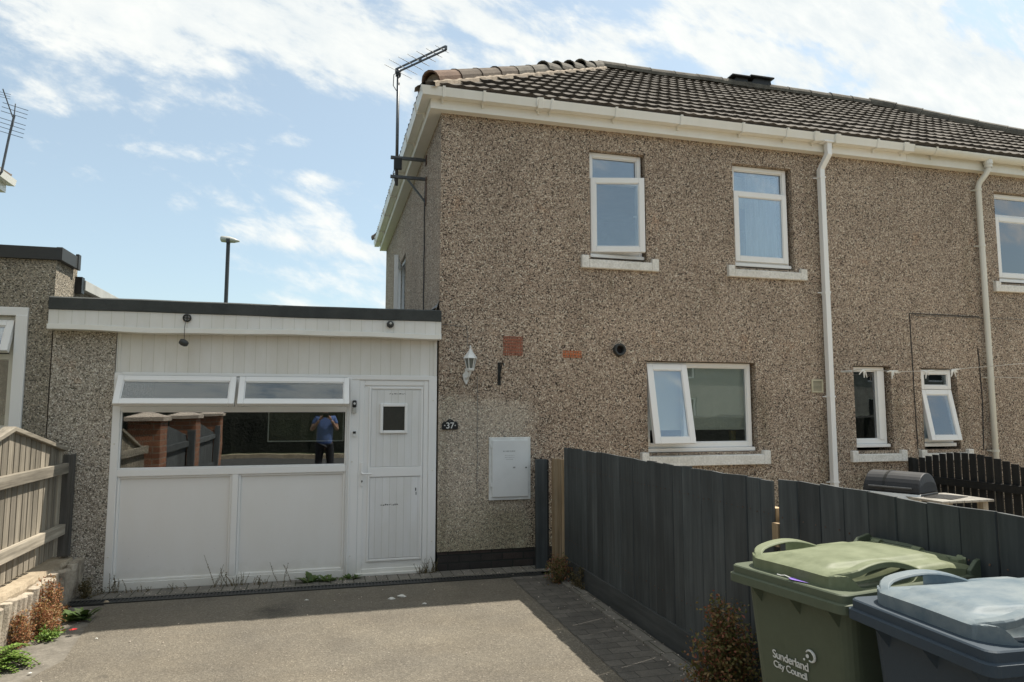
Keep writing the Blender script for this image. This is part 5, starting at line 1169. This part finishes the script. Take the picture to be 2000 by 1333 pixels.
# ================================================================ ACROSS THE STREET (only ever seen as reflections)
OX = (-6, -2, 2.5, 6.5, 11, 15, 19, 23.5, 28, 32, 36.5, 41, 45)
OH = thing('terraced_house', 'pale rendered house across the street, seen only mirrored in the panes', 'house', (4, -30, 0))
m = MB(); wall_y(m, -8, 50, 0, 5.0, -28, -28.3, [(x, x + 1.3, z, z + 1.3) for x in OX for z in (.9, 3.3)]); m.box(-8, 50, -36, -28.3, 0, 5.0); m.build('wall', 'render_pale', OH)
MB().prism([(-27.6, 4.9), (-36.4, 4.9), (-32, 8)], -8.3, 50.3, 'x').build('roof', 'roof_tile', OH)
for x in OX:
    for z in (.9, 3.3):
        f = MB(); frame_y(f, x, x + 1.3, z, z + 1.3, -28.2, -28.1, .08); f = f.build('window', 'upvc', OH); MB().box(x + .08, x + 1.22, -28.22, -28.2, z + .08, z + 1.22).build('pane', 'room_dark', f)
HG = MB(); random.seed(12); n_ = 260
for i in range(n_ + 1):
    x = -26 + i * .30; t = (2.9 if x < 9.5 else 1.2) + rnd(-.12, .12)
    for y, z in ((-20.0, -.1), (-19.9 + rnd(-.1, .1), 1.2), (-20.1, t), (-21.0, t), (-21.2, -.1)): HG.v.append(Vector((x, y, z)))
for i in range(n_):
    for j in range(4): HG.f.append((i * 5 + j, i * 5 + j + 1, (i + 1) * 5 + j + 1, (i + 1) * 5 + j))
tag(HG.build('hedge', 'dark_hedge', org=(0, -20.5, 0)), 'dark clipped hedge across the road, mirrored in the wide pane', 'hedge')

# the photographer, mirrored in the wide pane: stands just behind the camera
PR = thing('person', 'person in blue shirt and dark trousers holding up a camera, mirrored in the pane', 'person', (.03, -7.32, 0), local=True)
def skin(name, joints, edges, mat, par, sub=2):
    me = bpy.data.meshes.new(name); me.from_pydata([j[0] for j in joints], edges, []); o = bpy.data.objects.new(name, me); C.objects.link(o); o.parent = par
    sk = o.modifiers.new('skin', 'SKIN'); sk.use_smooth_shade = True; me.skin_vertices[0].data[0].use_root = True
    for v, j in zip(me.skin_vertices[0].data, joints): v.radius = (j[1], j[2] if len(j) > 2 else j[1])
    ss = o.modifiers.new('sub', 'SUBSURF'); ss.levels = sub; ss.render_levels = sub; me.materials.append(MT[mat]); return o
J = [((0, 0, .96), .12, .10), ((0, 0, 1.15), .11, .085), ((0, 0, 1.34), .135, .095), ((0, .01, 1.47), .055), ((0, .03, 1.56), .052), ((0, .04, 1.66), .085, .10), ((0, .03, 1.74), .06),
     ((.17, 0, 1.42), .055), ((.25, .04, 1.18), .043), ((.12, .17, 1.38), .03), ((-.17, 0, 1.42), .055), ((-.25, .04, 1.18), .043), ((-.12, .17, 1.38), .03),
     ((.09, 0, .88), .085), ((.12, .0, .50), .058), ((.13, -.02, .08), .04), ((.14, .12, .03), .035), ((-.09, 0, .88), .085), ((-.12, 0, .50), .058), ((-.13, -.02, .08), .04), ((-.14, .12, .03), .035)]
Eg = [(0, 1), (1, 2), (2, 3), (3, 4), (4, 5), (5, 6), (2, 7), (7, 8), (8, 9), (2, 10), (10, 11), (11, 12), (0, 13), (13, 14), (14, 15), (15, 16), (0, 17), (17, 18), (18, 19), (19, 20)]
bd = skin('body', J, Eg, 'skin', PR)
for sg in (-1, 1): # hands: palm with five separate curled fingers
    bx = sg * .12
    hj = [((bx, .17, 1.38), .022), ((bx - sg * .03, .20, 1.43), .026, .016), ((bx - sg * .045, .21, 1.465), .024, .014)]; he = [(0, 1), (1, 2)]
    for f_ in range(4):
        b_ = len(hj); zf = 1.425 + f_ * .017; hj += [((bx - sg * .055, .215, zf), .009), ((bx - sg * .075, .225, zf + .004), .0085), ((bx - sg * .085, .21, zf + .006), .0075)]; he += [(2 if f_ > 1 else 1, b_), (b_, b_ + 1), (b_ + 1, b_ + 2)]
    b_ = len(hj); hj += [((bx - sg * .02, .18, 1.455), .010), ((bx - sg * .04, .175, 1.475), .009)]; he += [(1, b_), (b_, b_ + 1)]
    skin('hand', hj, he, 'skin', bd, 1)
J2 = [((0, 0, .84), .165, .145), ((0, 0, 1.15), .165, .14), ((0, 0, 1.34), .162, .122), ((0, .005, 1.45), .08), ((.17, 0, 1.42), .068), ((.22, .02, 1.28), .060), ((-.17, 0, 1.42), .068), ((-.22, .02, 1.28), .060)]
skin('shirt', J2, [(0, 1), (1, 2), (2, 3), (2, 4), (4, 5), (2, 6), (6, 7)], 'shirt_blue', bd)
J3 = [((0, 0, 1.02), .142, .122), ((.09, 0, .86), .095), ((.12, 0, .50), .072), ((.13, -.01, .12), .06), ((-.09, 0, .86), .095), ((-.12, 0, .50), .072), ((-.13, -.01, .12), .06)]
skin('trousers', J3, [(0, 1), (1, 2), (2, 3), (0, 4), (4, 5), (5, 6)], 'jeans', bd)
m = MB(); m.lathe([(.0, 1.80), (.06, 1.79), (.098, 1.74), (.105, 1.68), (.085, 1.62)], (0, .0, 0), 14); m.build('hair', 'hair', PR, smooth=True)
HC = tag(MB().box(-.03, .10, -7.15, -7.09, 1.44, 1.53).lathe([(.034, 0), (.034, .03), (.028, .03)], (.035, -7.09, 1.485), 14, 'y').build('hand_camera', 'black_plastic', bevel=.006, org=(.035, -7.12, 1.44)), 'black camera held up by the reflected person', 'camera')
